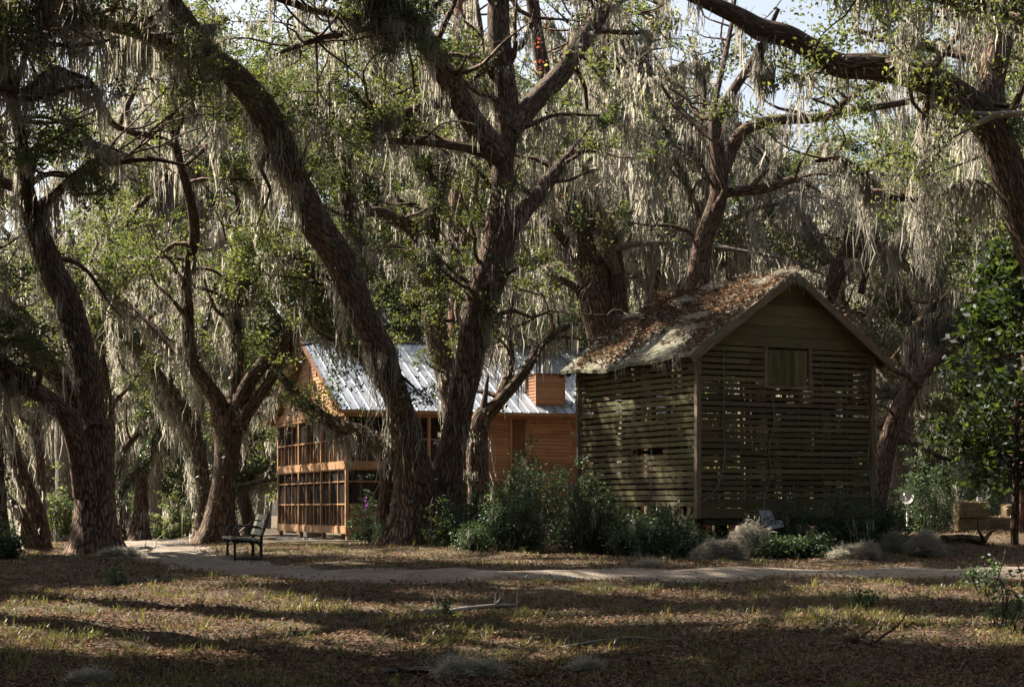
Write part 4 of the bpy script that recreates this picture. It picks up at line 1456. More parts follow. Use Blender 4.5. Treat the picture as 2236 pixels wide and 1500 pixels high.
traced('live_oak', 'forking oak beside the park bench with limbs spreading in a fan', [
    ([(474, 1200, 84), (478, 1165, 74), (481, 1128, 64), (491, 1040, 52), (498, 974, 58), (501, 908, 68)], 0, 0, 0, 0),
    ([(486, 930, 48), (478, 885, 40), (455, 845, 32), (425, 800, 29), (412, 735, 26), (410, 666, 25), (405, 600, 23), (424, 522, 24), (420, 460, 22), (408, 408, 20), (396, 368, 18), (384, 320, 17), (378, 285, 14)], 0, -1, 6),
    ([(505, 920, 44), (515, 864, 34), (519, 798, 30), (517, 732, 27), (510, 680, 24), (498, 630, 20), (505, 560, 16), (520, 480, 12), (510, 400, 8)], .2, 1, 14),
    ([(512, 915, 46), (528, 870, 36), (554, 820, 33), (600, 768, 30), (640, 725, 29), (680, 688, 27), (715, 640, 25), (738, 590, 22), (775, 520, 16), (800, 440, 10)], 0, -.8, 12),
    ([(520, 930, 40), (540, 900, 28), (567, 864, 25), (600, 815, 22), (628, 772, 20), (640, 735, 16)], -.2, -.5, 0, .4),
    ([(384, 320, 15), (355, 305, 14), (316, 294, 14), (290, 290, 14), (245, 270, 14), (225, 232, 13), (200, 215, 12), (170, 196, 9), (120, 180, 6)], -1, -2.5, 10, 1.4),
    ([(378, 300, 13), (400, 262, 12), (440, 225, 10), (460, 212, 7)], -1, -.5, 6, .8),
    ([(380, 295, 12), (372, 250, 10), (350, 200, 8), (340, 150, 5)], -1, -.2, 6),
    ([(412, 735, 20), (387, 767, 20), (340, 722, 20), (300, 688, 20), (262, 650, 16), (215, 600, 12), (180, 540, 8)], -.4, 2, 8, 1.3),
    ([(510, 680, 16), (545, 640, 14), (560, 600, 12), (580, 540, 8)], .7, 2, 6),
], 38, 4, lmax=1.4, ivy={0: (200, .03), 2: (250, .05)}, extra=[(480, 480, 0, .9, .9, 30), (560, 480, .5, .8, .8, 26), (300, 400, 0, .9, .7, 24), (420, 250, -.5, .7, .5, 26), (560, 640, 1, .7, .7, 26), (570, 210, 0, 1.2, 1.0, 110), (620, 110, -.5, 1.1, .8, 80), (500, 120, .5, 1, .9, 70)])

traced('live_oak', 'dark crooked oak covered in ivy just left of the forking oak', [
    ([(440, 1180, 40), (443, 1120, 33), (444, 1062, 34), (433, 996, 33), (416, 930, 37), (383, 873, 36), (343, 824, 34), (325, 790, 31), (286, 745, 27), (255, 715, 22), (220, 690, 18), (170, 600, 12), (150, 500, 8)], 0, 1, 14),
    ([(424, 930, 24), (436, 880, 22), (440, 830, 20), (432, 770, 18), (450, 700, 14), (470, 620, 9)], .2, 1, 8),
    ([(286, 745, 18), (290, 700, 16), (270, 640, 12), (290, 560, 8)], .8, 2, 8),
], 43, 5, ivy={0: (1100, .08), 1: (350, .06)}, moss=1.3)

traced('live_oak', 'small forked oak with an ivy wrapped limb in the gap left of the bench', [
    ([(303, 1200, 46), (305, 1150, 40), (308, 1106, 32), (310, 1040, 26), (318, 985, 22), (350, 945, 18), (385, 924, 14), (430, 905, 9)], 0, .5, 6),
    ([(280, 1196, 20), (262, 1130, 17), (256, 1060, 16), (260, 1010, 15), (275, 975, 15), (305, 940, 14), (320, 880, 10), (310, 800, 7)], .2, .6, 8),
    ([(246, 1105, 16), (262, 1078, 18), (282, 1044, 18), (317, 1013, 18), (334, 965, 18), (352, 925, 16), (368, 895, 10)], -.8, -.6, 3),
], 50, 6, ivy={2: (1300, .13)}, moss=1.2, mw=.03)

traced('live_oak', 'two stemmed oak near the left edge of the grove', [
    ([(80, 1240, 54), (82, 1190, 48), (84, 1145, 42), (62, 1075, 36), (38, 1015, 31), (20, 940, 26), (8, 870, 22), (-15, 780, 20), (-30, 650, 14), (-20, 500, 9)], 0, 1, 10),
    ([(74, 1200, 36), (48, 1128, 27), (20, 1095, 23), (-20, 1050, 20), (-70, 980, 14)], -.1, -1, 0),
], 33.5, 7, ivy={0: (60, .03)})

traced('live_oak', 'dark trunk cut by the left edge of the view', [
    ([(4, 1240, 40), (4, 1150, 30), (-2, 1050, 24), (-6, 950, 20), (-20, 800, 18), (-30, 650, 14)], 0, 1, 10),
], 31, 8, ivy={0: (250, .08)})

traced('live_oak', 'slender dark oak standing between the edge trunk and the largest left oak', [
    ([(95, 1200, 24), (90, 1110, 22), (85, 975, 19), (75, 900, 17), (90, 800, 15), (120, 700, 13), (110, 600, 10), (130, 480, 7)], 0, .6, 16),
    ([(86, 960, 12), (70, 900, 11), (55, 850, 9), (50, 780, 6)], .2, 1, 6),
], 48, 9, group=OAKS, mw=.03)

traced('live_oak', 'oak seen between the twin trunks with limbs reaching left', [
    ([(1010, 1190, 60), (1002, 1000, 52), (984, 860, 50), (952, 720, 50), (936, 600, 54), (926, 540, 56), (940, 505, 40), (948, 470, 24), (955, 440, 22), (945, 400, 20), (922, 345, 14), (900, 328, 10), (880, 280, 6)], 0, .5, 10),
    ([(924, 560, 44), (915, 520, 36), (896, 498, 32), (880, 488, 29), (840, 468, 25), (812, 463, 22), (790, 466, 16), (760, 440, 10)], .2, -1, 6, 1.0),
    ([(925, 560, 26), (905, 556, 24), (880, 549, 22), (852, 541, 20), (830, 545, 18), (806, 552, 14), (796, 575, 8)], .1, -1.2, 2, 1.6),
    ([(950, 440, 16), (975, 400, 13), (1000, 350, 10), (1010, 290, 6)], .4, 1, 10),
    ([(948, 470, 22), (930, 380, 18), (875, 250, 15), (810, 120, 12), (760, -10, 8), (720, -140, 5)], .3, 1.5, 26, 1.2),
    ([(950, 450, 18), (1000, 300, 16), (1050, 150, 13), (1040, 0, 9), (1000, -120, 5)], .5, 2, 24, 1.2),
    ([(890, 492, 14), (870, 440, 11), (840, 400, 9), (800, 380, 7), (760, 372, 5)], 0, 1.5, 8),
    ([(945, 660, 20), (980, 580, 15), (1000, 500, 10)], .2, 1, 6),
], 46, 10, 'bark', leaf='leaf', mw=.026, extra=[(860, 640, .3, .7, 1.2, 50), (940, 640, -.6, .5, 1.0, 40), (820, 560, .3, .6, .7, 24), (1000, 620, -.4, .4, .8, 20), (850, 400, .5, .8, .6, 26), (700, 150, 1, 1.3, .9, 110), (830, 110, 1, .9, .6, 60), (1010, 120, 1, .8, .8, 50), (600, 60, 1.5, 1.1, .6, 60), (1150, 40, 1.5, .8, .6, 40)], ivy={0: (400, .08)})

traced('pine_tree', 'reddish plated pine trunk rising straight behind the twin oak', [
    ([(1005, 1180, 46), (1004, 900, 46), (1002, 600, 46), (1004, 400, 45), (1008, 200, 44), (1012, 0, 42), (1014, -200, 38)], 0, 0, 0, .5),
], 52, 11, 'bark_pine', cat='pine tree', flare=.15, moss=.5)

traced('live_oak', 'mossy grey trunk before the house wall with a limb curving up right', [
    ([(1045, 1190, 50), (1045, 1080, 46), (1042, 1000, 48), (1042, 945, 46), (1058, 905, 40), (1078, 890, 32), (1098, 868, 26), (1125, 838, 23), (1150, 805, 22), (1180, 757, 19), (1215, 725, 15), (1262, 705, 9)], 0, 0, 6, 1.6),
    ([(1046, 960, 24), (1060, 860, 10), (1066, 820, 5)], -.1, 0, 0, 0),
    ([(1080, 890, 22), (1115, 800, 16), (1110, 700, 13), (1125, 620, 9), (1110, 560, 6)], .1, 1, 8, 1.6),
], 40, 12, 'bark', lmax=1.6, ivy={0: (260, .05)})

traced('live_oak', 'knotted oak rising behind the barn roof on its left side', [
    ([(1318, 1190, 62), (1318, 900, 56), (1312, 740, 58), (1302, 690, 62), (1296, 640, 72), (1290, 590, 70), (1272, 540, 60), (1250, 480, 55), (1235, 420, 48), (1225, 380, 44), (1203, 300, 36), (1192, 200, 31), (1176, 100, 30), (1162, 0, 28), (1150, -100, 20)], 0, .4, 4, .6),
    ([(1338, 720, 46), (1346, 660, 46), (1346, 610, 42), (1338, 558, 38), (1326, 500, 34), (1300, 460, 30), (1272, 425, 24), (1262, 380, 16)], .2, .8, 4, 1.3),
    ([(1232, 330, 26), (1262, 318, 24), (1290, 308, 24), (1312, 278, 26), (1317, 200, 26), (1310, 140, 26), (1325, 80, 24), (1342, 10, 21), (1360, -80, 14)], .3, 0, 10, 1.3),
    ([(1194, 220, 22), (1240, 120, 18), (1275, 20, 13), (1290, -90, 8)], .4, 2, 20, 1.2),
    ([(1312, 280, 20), (1370, 190, 16), (1420, 80, 12), (1450, -40, 8)], .4, 2, 22, 1.2),
    ([(1260, 560, 22), (1236, 532, 20), (1212, 500, 18), (1185, 474, 15), (1150, 430, 9)], 0, -.6, 5),
    ([(1275, 640, 18), (1258, 628, 16), (1230, 612, 14), (1195, 600, 10), (1150, 602, 6)], 0, -.8, 6, 1.4),
], 48, 13, lmax=1.7, mw=.028, extra=[(1230, 110, .8, .9, .9, 70), (1400, 170, 1, 1.1, 1.2, 90), (1360, 330, .6, .8, .6, 30), (1290, 20, .5, 1, .5, 40)])

traced('oak_sapling', 'narrow straight oak trunk between the knotted oak and the curving oak behind the barn', [
    ([(1420, 1190, 26), (1420, 800, 25), (1419, 650, 25), (1420, 560, 24), (1412, 500, 22), (1390, 430, 19), (1378, 360, 15), (1400, 250, 11), (1390, 130, 7)], 0, .4, 12),
    ([(1425, 640, 14), (1450, 560, 12), (1475, 480, 10), (1480, 380, 7)], 0, 1, 12),
], 53, 14, lmax=1.7, mw=.03, moss=1.3)

traced('live_oak', 'curving oak with bare arching limbs directly above the barn ridge', [
    ([(1500, 1190, 70), (1502, 900, 62), (1510, 720, 58), (1518, 650, 53), (1525, 600, 50), (1538, 520, 40), (1566, 440, 38), (1571, 400, 40), (1568, 340, 34), (1562, 280, 28), (1568, 256, 25), (1600, 200, 22), (1640, 140, 19), (1668, 88, 15), (1700, 20, 9)], 0, -1, 6, .5),
    ([(1572, 425, 30), (1592, 419, 24), (1632, 416, 22), (1684, 408, 20), (1732, 392, 17), (1762, 402, 11), (1792, 420, 6)], 0, -1.5, 3, 1.2),
    ([(1576, 375, 30), (1592, 340, 28), (1612, 300, 28), (1640, 276, 26), (1700, 262, 23), (1764, 260, 21), (1820, 252, 19), (1900, 236, 16), (2000, 218, 14), (2060, 190, 9)], 0, -2, 4, .8),
    ([(1800, 258, 18), (1830, 234, 17), (1860, 212, 16), (1890, 194, 14), (1925, 176, 11), (1990, 150, 7)], -1.1, -2, 4, .8),
    ([(1556, 265, 15), (1562, 220, 14), (1568, 192, 14), (1580, 140, 12), (1588, 100, 12), (1600, 40, 9), (1610, -40, 6)], -.7, 0, 8, .8),
    ([(1560, 310, 20), (1538, 286, 18), (1516, 272, 17), (1494, 250, 15), (1476, 236, 12), (1440, 180, 7)], -.4, .5, 6),
    ([(1552, 258, 12), (1530, 256, 10), (1510, 240, 9), (1500, 216, 8), (1460, 192, 6)], -.5, .8, 5),
    ([(1640, 410, 10), (1664, 384, 9), (1690, 355, 7), (1720, 345, 5)], -.8, -1.2, 2, .6),
], 45, 15, lmax=1.3, mw=.026, flare=.2, extra=[(1500, 130, 0, .9, .8, 60), (1620, 60, .3, .9, .6, 50), (1740, 150, .5, .8, .5, 50), (1800, 200, .6, .6, .3, 24)])

traced('live_oak', 'massive leaning oak at the right edge with a heavy limb over the barn', [
    ([(2420, 1230, 130), (2370, 900, 104), (2310, 680, 96), (2262, 540, 90), (2218, 420, 82), (2185, 330, 77), (2160, 280, 74), (2120, 230, 66), (2060, 190, 64), (2000, 165, 62), (1920, 147, 60), (1830, 142, 53), (1770, 108, 50), (1720, 80, 47), (1660, 65, 50), (1620, 40, 39), (1560, 12, 34), (1490, -20, 28), (1400, -70, 20), (1300, -140, 12)], 0, -1.5, 10, .75),
    ([(2150, 275, 66), (2160, 225, 64), (2164, 180, 60), (2180, 100, 58), (2192, 30, 54), (2202, -40, 46), (2230, -160, 30), (2250, -280, 16)], 0, 1.5, 20, .25),
    ([(2160, 160, 28), (2140, 136, 25), (2100, 120, 24), (2060, 110, 22), (2000, 97, 19), (1924, 86, 13), (1860, 60, 8)], .6, 2, 12, 1.4),
    ([(2330, 110, 44), (2260, 52, 38), (2180, 22, 31), (2100, 6, 25), (2020, -12, 18), (1940, -60, 10)], -2.5, -4, 14, 1.3),
    ([(2200, 440, 20), (2165, 415, 17), (2140, 402, 15), (2116, 396, 13), (2080, 412, 12), (2040, 432, 12), (2000, 434, 14), (1940, 430, 15), (1905, 402, 16), (1880, 375, 16), (1850, 354, 16), (1816, 347, 14), (1780, 352, 8)], 0, 1.5, 6, 1.9),
    ([(2030, 205, 20), (2020, 260, 26), (2016, 330, 22), (2020, 420, 14), (2024, 500, 6)], -.4, -.3, 0, 0),
    ([(1990, 150, 12), (1985, 110, 11), (1990, 60, 8)], -.4, -.4, 2, 2),
    ([(1660, 95, 14), (1664, 130, 11), (1670, 170, 6)], -1.2, -1.2, 0, 2),
], 28, 16, lmax=1.4, flare=.1, extra=[(1900, 60, 1.5, 1.2, .5, 60), (2080, 60, 1.5, 1, .5, 50), (1990, 20, 2, 1, .5, 40), (1760, 300, 2, .5, .3, 14), (1500, 90, 1, .9, .6, 24)], ivy={0: (200, .03)})

# the long column of moss hung from the heavy limb, and the bare lit branch beside it
rm = np.random.default_rng(77)
DM = 28 * KD - .7
top = P(2020, 255, DM)
t_ = thing('moss_curtain', 'long thick column of moss hanging from the heavy limb right of the barn', 'moss', top)
ge = Geo()
NM = 560
zz = rm.uniform(0, 1, NM) ** .9
c = np.stack([(.09 + .09 * np.sin(zz * 3)) * rm.normal(0, 1, NM) + .06 * np.sin(zz * 9), .12 * rm.normal(0, 1, NM), -zz * 2.5], 1)
ribbons(ge, c, rm.uniform(.25, .8, NM), .014, rm, .3)
ge.build('strand', MAT['moss'], t_)
t_ = None
ge = Geo()
q = [P(px, py, 27.2 * KD) for px, py in ((2330, 262), (2236, 249), (2160, 252), (2120, 248), (2092, 244))]
bd = thing('dead_limb', 'bare pale dead limb lit by the sun in front of the leaning oak', 'branch', q[0])
ge.tube(np.array(q) - q[0], np.array([16, 15, 13, 11, 6]) / 2 / F * 32.6, 10, .05, .1, seed=3)
q2 = [P(px, py, 27.2 * KD - dd) for px, py, dd in ((2168, 253, 0), (2148, 264, .1), (2110, 284, .3), (2082, 300, .4))]
ge.tube(np.array(q2) - q[0], np.array([14, 12, 10, 5]) / 2 / F * 32.6, 8, .05, .1, seed=4)
for tgt in ((2010, 205), (2030, 140), (2060, 330), (2100, 210)):
    s_ = np.array(q2[2]) if tgt[1] > 250 else np.array(q[3])
    e_ = P(tgt[0], tgt[1], 27.0 * KD)
    ge.tube(np.array([s_, (s_ + e_) / 2 + rm.normal(0, .08, 3), e_]) - q[0], [.016, .011, .005], 5, 0, .1)
ge.build('wood', MAT['dead_wood'], bd, True)
# tangle of dead twigs left of the column
tq = P(1760, 330, 44)
t_ = thing('twig_tangle', 'pale tangle of dead twigs caught on the limbs above the barn', 'twigs', tq)
ge = Geo()
for k in range(90):
    c = np.array([rm.normal(0, .55), rm.normal(0, .4), rm.normal(0, .45)])
    w_ = wander(c, rm.normal(0, 1, 3), rm.uniform(.3, .9), 4, rm, 0, .5)
    ge.tube(w_, [.008, .007, .006, .004, .002], 3, step=.12)
ge.build('twig', MAT['dead_wood'], t_)

traced('live_oak', 'orange lit leaning oak just beyond the right side of the barn', [
    ([(1900, 1180, 50), (1915, 1090, 46), (1934, 985, 42), (1958, 908, 41), (1984, 856, 38), (2006, 820, 32), (2042, 788, 28), (2086, 744, 29), (2112, 700, 29), (2136, 655, 25), (2160, 590, 16), (2150, 510, 9)], 0, .5, 4, .8),
    ([(2000, 830, 24), (1990, 780, 22), (1992, 728, 22), (2034, 672, 20), (2050, 620, 14), (2040, 540, 9), (2060, 470, 6)], .3, 1.2, 12, 1.8),
    ([(2008, 846, 16), (1985, 822, 15), (1960, 812, 13), (1936, 800, 9), (1900, 790, 6)], .1, -.6, 4, 1.5),
    ([(1960, 905, 18), (1920, 930, 15), (1890, 950, 10)], .1, 1, 2, 1.2),
    ([(2006, 822, 18), (2060, 800, 15), (2130, 786, 12), (2200, 790, 9), (2260, 800, 6)], .2, .6, 2, 3.2),
    ([(1992, 740, 18), (2050, 706, 15), (2120, 690, 13), (2190, 672, 10), (2260, 668, 7)], .8, 1.8, 3, 3.2),
    ([(2040, 560, 12), (2000, 520, 10), (1950, 520, 8), (1910, 545, 6)], 1.2, 1.6, 4, 2.6),
    ([(2150, 600, 14), (2200, 560, 11), (2250, 560, 8)], .5, .2, 3, 3),
    ([(1950, 960, 16), (2000, 970, 14), (2060, 1000, 10), (2110, 1010, 6)], .2, 1, 4, 1.5),
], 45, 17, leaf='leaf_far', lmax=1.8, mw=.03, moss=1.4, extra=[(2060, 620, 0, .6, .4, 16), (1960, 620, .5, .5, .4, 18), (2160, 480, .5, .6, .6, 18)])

traced('live_oak', 'half bare oak leaning right behind the barn peak', [
    ([(1790, 1180, 44), (1795, 800, 38), (1810, 650, 35), (1835, 580, 32), (1852, 530, 29), (1880, 505, 20), (1912, 484, 14), (1960, 470, 8)], 0, .4, 8, .8),
    ([(1850, 540, 14), (1845, 500, 10), (1838, 470, 5)], .1, .2, 2, .5),
    ([(1880, 640, 14), (1895, 570, 14), (1880, 520, 12), (1890, 450, 8), (1880, 400, 5)], .4, 1, 8, 1.3),
], 50, 18, lmax=1.5, leaf='leaf_gold', mw=.03)

traced('pine_tree', 'dark scaly pine trunk at the right edge behind the magnolia', [
    ([(2234, 1180, 40), (2236, 1100, 30), (2240, 950, 26), (2243, 800, 25), (2250, 500, 24), (2255, 200, 22)], 0, 0, 0, 0),
], 36, 19, 'bark_pine', cat='pine tree', flare=.35, moss=0)

# limbs entering at the upper left from an oak beside the camera's view
traced('live_oak', 'oak outside the left edge whose thin dark limbs cross the upper left corner', [
    ([(-420, 1260, 110), (-400, 900, 80), (-360, 600, 70), (-300, 420, 56), (-200, 300, 42), (-110, 230, 30), (0, 194, 17), (50, 200, 15), (84, 176, 14), (112, 148, 14), (150, 160, 12), (195, 176, 10), (215, 205, 7)], 0, 1, 8, 1.6),
    ([(-200, 290, 30), (-100, 180, 22), (0, 98, 14), (70, 84, 12), (115, 97, 11), (180, 100, 9), (240, 88, 6)], .6, 2, 7, 1.6),
    ([(0, 196, 14), (40, 215, 13), (90, 214, 12), (150, 193, 10), (210, 190, 7)], .8, .2, 5, 1.6),
    ([(-330, 500, 50), (-360, 300, 40), (-300, 100, 34), (-220, -100, 26), (-150, -260, 16)], .3, -2, 14, 1.4),
    ([(-300, 120, 30), (-160, 0, 22), (-40, -80, 16), (60, -130, 10)], -.5, 0, 12, 1.6),
], 30, 20, lmax=1.5, flare=.2)

# magnolia on the right
rg = np.random.default_rng(31)
bm = np.array([(2215 - CX) / F * 39.5, 39.5, 0])
bm[2] = float(gz(bm[0], bm[1]))
mg = thing('magnolia', 'glossy broad leaved magnolia at the right edge with sunlit top', 'magnolia tree', bm)
tr, lf = Geo(), Geo()
tr.tube([(0, 0, -.2), (.05, 0, 2), (.1, .05, 4.2), (.15, 0, 6.2)], [.09, .075, .05, .02], 10, .03, .2)
cs = []
for k in range(150):
    h = rg.uniform(1.1, 6.3)
    az = rg.uniform(0, 6.28)
    reach = 1.9 * math.sqrt(max(.05, 1 - abs(h - 2.2) / 4.6)) * rg.uniform(.6, 1.1)
    b_ = wander((.02 * h, 0, h), (math.cos(az), math.sin(az), .25), reach, 4, rg, .1, .22)
    tr.tube(b_, np.linspace(.022, .006, 5), 5, step=.2)
    for q in (b_[2], b_[3], b_[4], b_[4] + rg.normal(0, .15, 3)):
        cs.append(q)
cs = np.array(cs)
k = np.repeat(np.arange(len(cs)), 13)
leaf_quads(lf, cs[k] + rg.normal(0, .14, (len(k), 3)), .20, .085, rg, .5, .35)
tr.build('trunk', MAT['bark'], mg, True)
lf.build('crown', MAT['leaf_magnolia'], mg)


# ------------------------------------------------------------------ oaks of the background and beside the view
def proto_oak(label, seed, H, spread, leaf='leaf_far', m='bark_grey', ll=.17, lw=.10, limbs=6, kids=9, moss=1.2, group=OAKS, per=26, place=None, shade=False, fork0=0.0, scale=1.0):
    rng = np.random.default_rng(seed)
    tr, ms, sp = Geo(), Geo(), []
    fork = rng.uniform(2.0, 3.2) + fork0
    org = np.array([0, 0, 0.]) if place is None else np.array([place[0], place[1], float(gz(*place))])

    ORG[0] = org

    def seen(p):
        p = np.asarray(p) + org
        py = HY - (p[..., 2] - ZC) / np.maximum(p[..., 1], .1) * F
        return (np.abs(p[..., 0]) < p[..., 1] * .275 + 1.6) & (py > -1.3 * F / np.maximum(p[..., 1], 1)) & (p[..., 1] > 0)
    lean = rng.normal(0, .35, 2)
    top = np.array([lean[0], lean[1], fork])
    tr.tube([(0, 0, -.6), (lean[0] * .2, lean[1] * .2, fork * .4), top], [.55, .42, .46], 20, .03, .2, flare=.3, seed=seed)
    for k in range(limbs):
        az = k * 6.28 / limbs + rng.normal(0, .35)
        up = rng.uniform(.35, 1.5)
        d = np.array([math.cos(az), math.sin(az), up])
        if shade:
            d[2] = max(d[2], .4)
        L = (H - fork) * rng.uniform(.8, 1.05) if up > .9 else spread * rng.uniform(.85, 1.15)
        pts = wander(top - (0, 0, .2), d, L, 7, rng, .25 if up > .9 else .05, .22)
        rd = np.linspace(.26, .03, 8)
        if shade:
            vis = seen(pts)
            if vis.any():
                cut = int(np.argmax(vis))
                if cut < 3:
                    continue
                pts, rd = pts[:cut], rd[:cut]
        q, rq = tr.tube(pts, rd, 12, .03, .3, seed=seed + k)
        drape(ms, q, rq, rng, moss * .9 if not shade else 0, 2.2, .04, per=14, spread=.22, do_carve=False)
        # two forks
        for f in (.45, .7):
            i_ = int(f * (len(q) - 1))
            b_ = wander(q[i_], unit(q[-1] - q[i_]) + rng.normal(0, .6, 3), L * .5, 5, rng, .15, .25)
            if shade and (carve(b_ + org, .1).any() or seen(b_).any()):
                continue
            qb, rb_ = tr.tube(b_, np.linspace(rq[i_] * .7, .02, 6), 8, .03, .3, seed=seed + k + 50)
            drape(ms, qb, rb_, rng, moss * .9 if not shade else 0, 2.0, .04, per=14, spread=.22, do_carve=False)
            grow(tr, sp, ms, qb, rb_, rng, kids, 2.6, .2, moss * .5 if not shade else 0, 4, 1.6, zmin=2.0, mw=.04)
        grow(tr, sp, ms, q, rq, rng, kids, 2.8, .4, moss * .5 if not shade else 0, 4, 1.6, zmin=2.0, mw=.04)
    t_ = thing('live_oak', label, 'oak tree', org, group=group)
    tr.build('trunk', MAT[m], t_, True)
    lf = Geo()
    sp = np.array(sp)
    if shade:
        sp = sp.reshape(-1, 3)
        sp = sp[~(seen(sp) | carve(sp + org, .85))]
    elif len(sp):
        sp = sp[~(carve(sp + org, .5) | clear(sp + org, rng))]
    sprays(lf, sp, per, .62, ll, lw, rng, do_carve=False)
    if lf.n:
        lf.build('crown', MAT[leaf], t_)
    if ms.n:
        ms.build('moss', MAT['moss'], t_)
    return t_


BG = 'mossy oak of the sunlit background grove beyond the house and barn'
rp = np.random.default_rng(55)


def pxx(px, D):
    return (px - CX) / F * D


KIND = dict(a=dict(H=17, spread=8), b=dict(H=20, spread=8.5, kids=10), c=dict(H=14, spread=6.5, limbs=5), t=dict(H=20, spread=7, fork0=3.0, kids=8, limbs=6, ll=.13, lw=.075, per=34),
            u=dict(H=27, spread=9, fork0=7.0, kids=11, limbs=7, per=42, ll=.19, lw=.11),
            g=dict(H=12, spread=6, leaf='leaf_gold', kids=7, moss=.6, group='yellowing oaks'))
k_ = 0
for px, D, kd in ((545, 125, 'a'), (400, 118, 'c'), (20, 120, 'c'), (330, 124, 'b'), (780, 122, 'a'),
                   (1300, 116, 'a'), (1420, 92, 'c'), (1560, 84, 'b'),
                  (1850, 78, 'c'), (1990, 94, 'b'), (2130, 80, 'a'), (2280, 90, 'b'), (2210, 114, 'a'), (1480, 126, 'b'), (1780, 128, 'a'),
                  (2060, 126, 'b'), (920, 132, 'b'), (2400, 72, 'c'),
                  (1360, 62, 't'), (60, 104, 'u'), (260, 98, 'u'), (470, 102, 'u'), (680, 106, 'u'), (880, 100, 'u'), (1060, 104, 'u'), (1230, 99, 'u'), (1400, 104, 'u'), (1570, 98, 'u'), (1740, 104, 'u'), (1900, 108, 'u'), (1640, 66, 't'), (1960, 64, 't'), (150, 64, 't'), (2180, 60, 't'), (330, 80, 't'),
                  (1250, 98, 'g'), (1860, 98, 'g'), (1930, 86, 'g'), (1190, 120, 'g'), (120, 98, 'g'), (30, 86, 'g')):
    k_ += 1
    x_ = pxx(px, D)
    proto_oak('oak with yellowing autumn leaves in the background grove' if kd == 'g' else BG if kd not in 'tu' else 'very tall broad oak topping the background grove' if kd == 'u' else 'tall slender mossy oak between the near oaks and the background grove',
              100 + k_, place=(x_, D), **{**(dict(group='tall oaks of the middle distance') if kd == 't' else dict(group='tallest oaks of the background') if kd == 'u' else {}), **KIND[kd]})
# oaks standing to the left of the view; their crowns shade the clearing
for k_, (x, y, s) in enumerate(((-12, 20, 1.35), (-11.5, 29, 1.35), (-12.5, 36, 1.3), (-18, 40, 1.2), (-14, 12, 1.2), (-21, 26, 1.3), (-8, 13, 1.2), (-9.6, 24.5, 1.3))):
    proto_oak('oak standing outside the view that shades the clearing', 201 + k_, 14 * s, 11, 'leaf', 'bark', .27, .18, 8, 10, .5, group='oaks beside the clearing', per=62, place=(x, y), shade=True, fork0=8.5)

# unseen oaks added behind and right of the camera to hold back sky light
for k_, (x, y) in enumerate(((-7, -7), (5, -9), (14, -3), (-18, -2), (17, 12), (24, 24), (-3, -22), (27, 6), (30, 40), (22, -14))):
    proto_oak('unseen oak added around the clearing to hold back sky light', 301 + k_, 17, 10, 'leaf', 'bark', .5, .32, 8, 7, 0, group='oaks beside the clearing', per=26, place=(x, y), shade=True)

# far woods closing the view
rw = np.random.default_rng(66)
tr, lf, ms = Geo(), Geo(), Geo()
n = 2600
x = rw.uniform(-75, 75, n)
y = rw.uniform(150, 215, n)
h = 17 + 4 * np.sin(x * .21) + 3 * np.sin(x * .53 + 1) + 2 * np.sin(x * 1.3)
z = gz(x, y) + rw.uniform(0.05, 1, n) ** .8 * h
c = np.stack([x, y, z], 1)
sprays(lf, c, 34, 1.5, .5, .32, rw, do_carve=False)
m_ = rw.integers(0, n, 1100)
k = np.repeat(m_, 9)
ribbons(ms, c[k] + rw.normal(0, .7, (len(k), 3)), rw.uniform(.8, 3, len(k)), .13, rw)
for q in range(60):
    xx, yy = rw.uniform(-70, 70), rw.uniform(146, 205)
    z0 = float(gz(xx, yy))
    tr.tube(np.array([(xx, yy, z0 - .3), (xx + rw.normal(0, .6), yy, z0 + 4), (xx + rw.normal(0, 1.6), yy, z0 + 10)]), [.5, .36, .15], 8, .03, .8)
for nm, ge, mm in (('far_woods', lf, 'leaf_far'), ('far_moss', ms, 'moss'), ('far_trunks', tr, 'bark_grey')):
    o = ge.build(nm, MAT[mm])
    tag(o, {'far_woods': 'distant sunlit woods closing the view', 'far_moss': 'moss hanging in the distant woods', 'far_trunks': 'pale trunks massed in the distant woods'}[nm], None, kind='stuff')

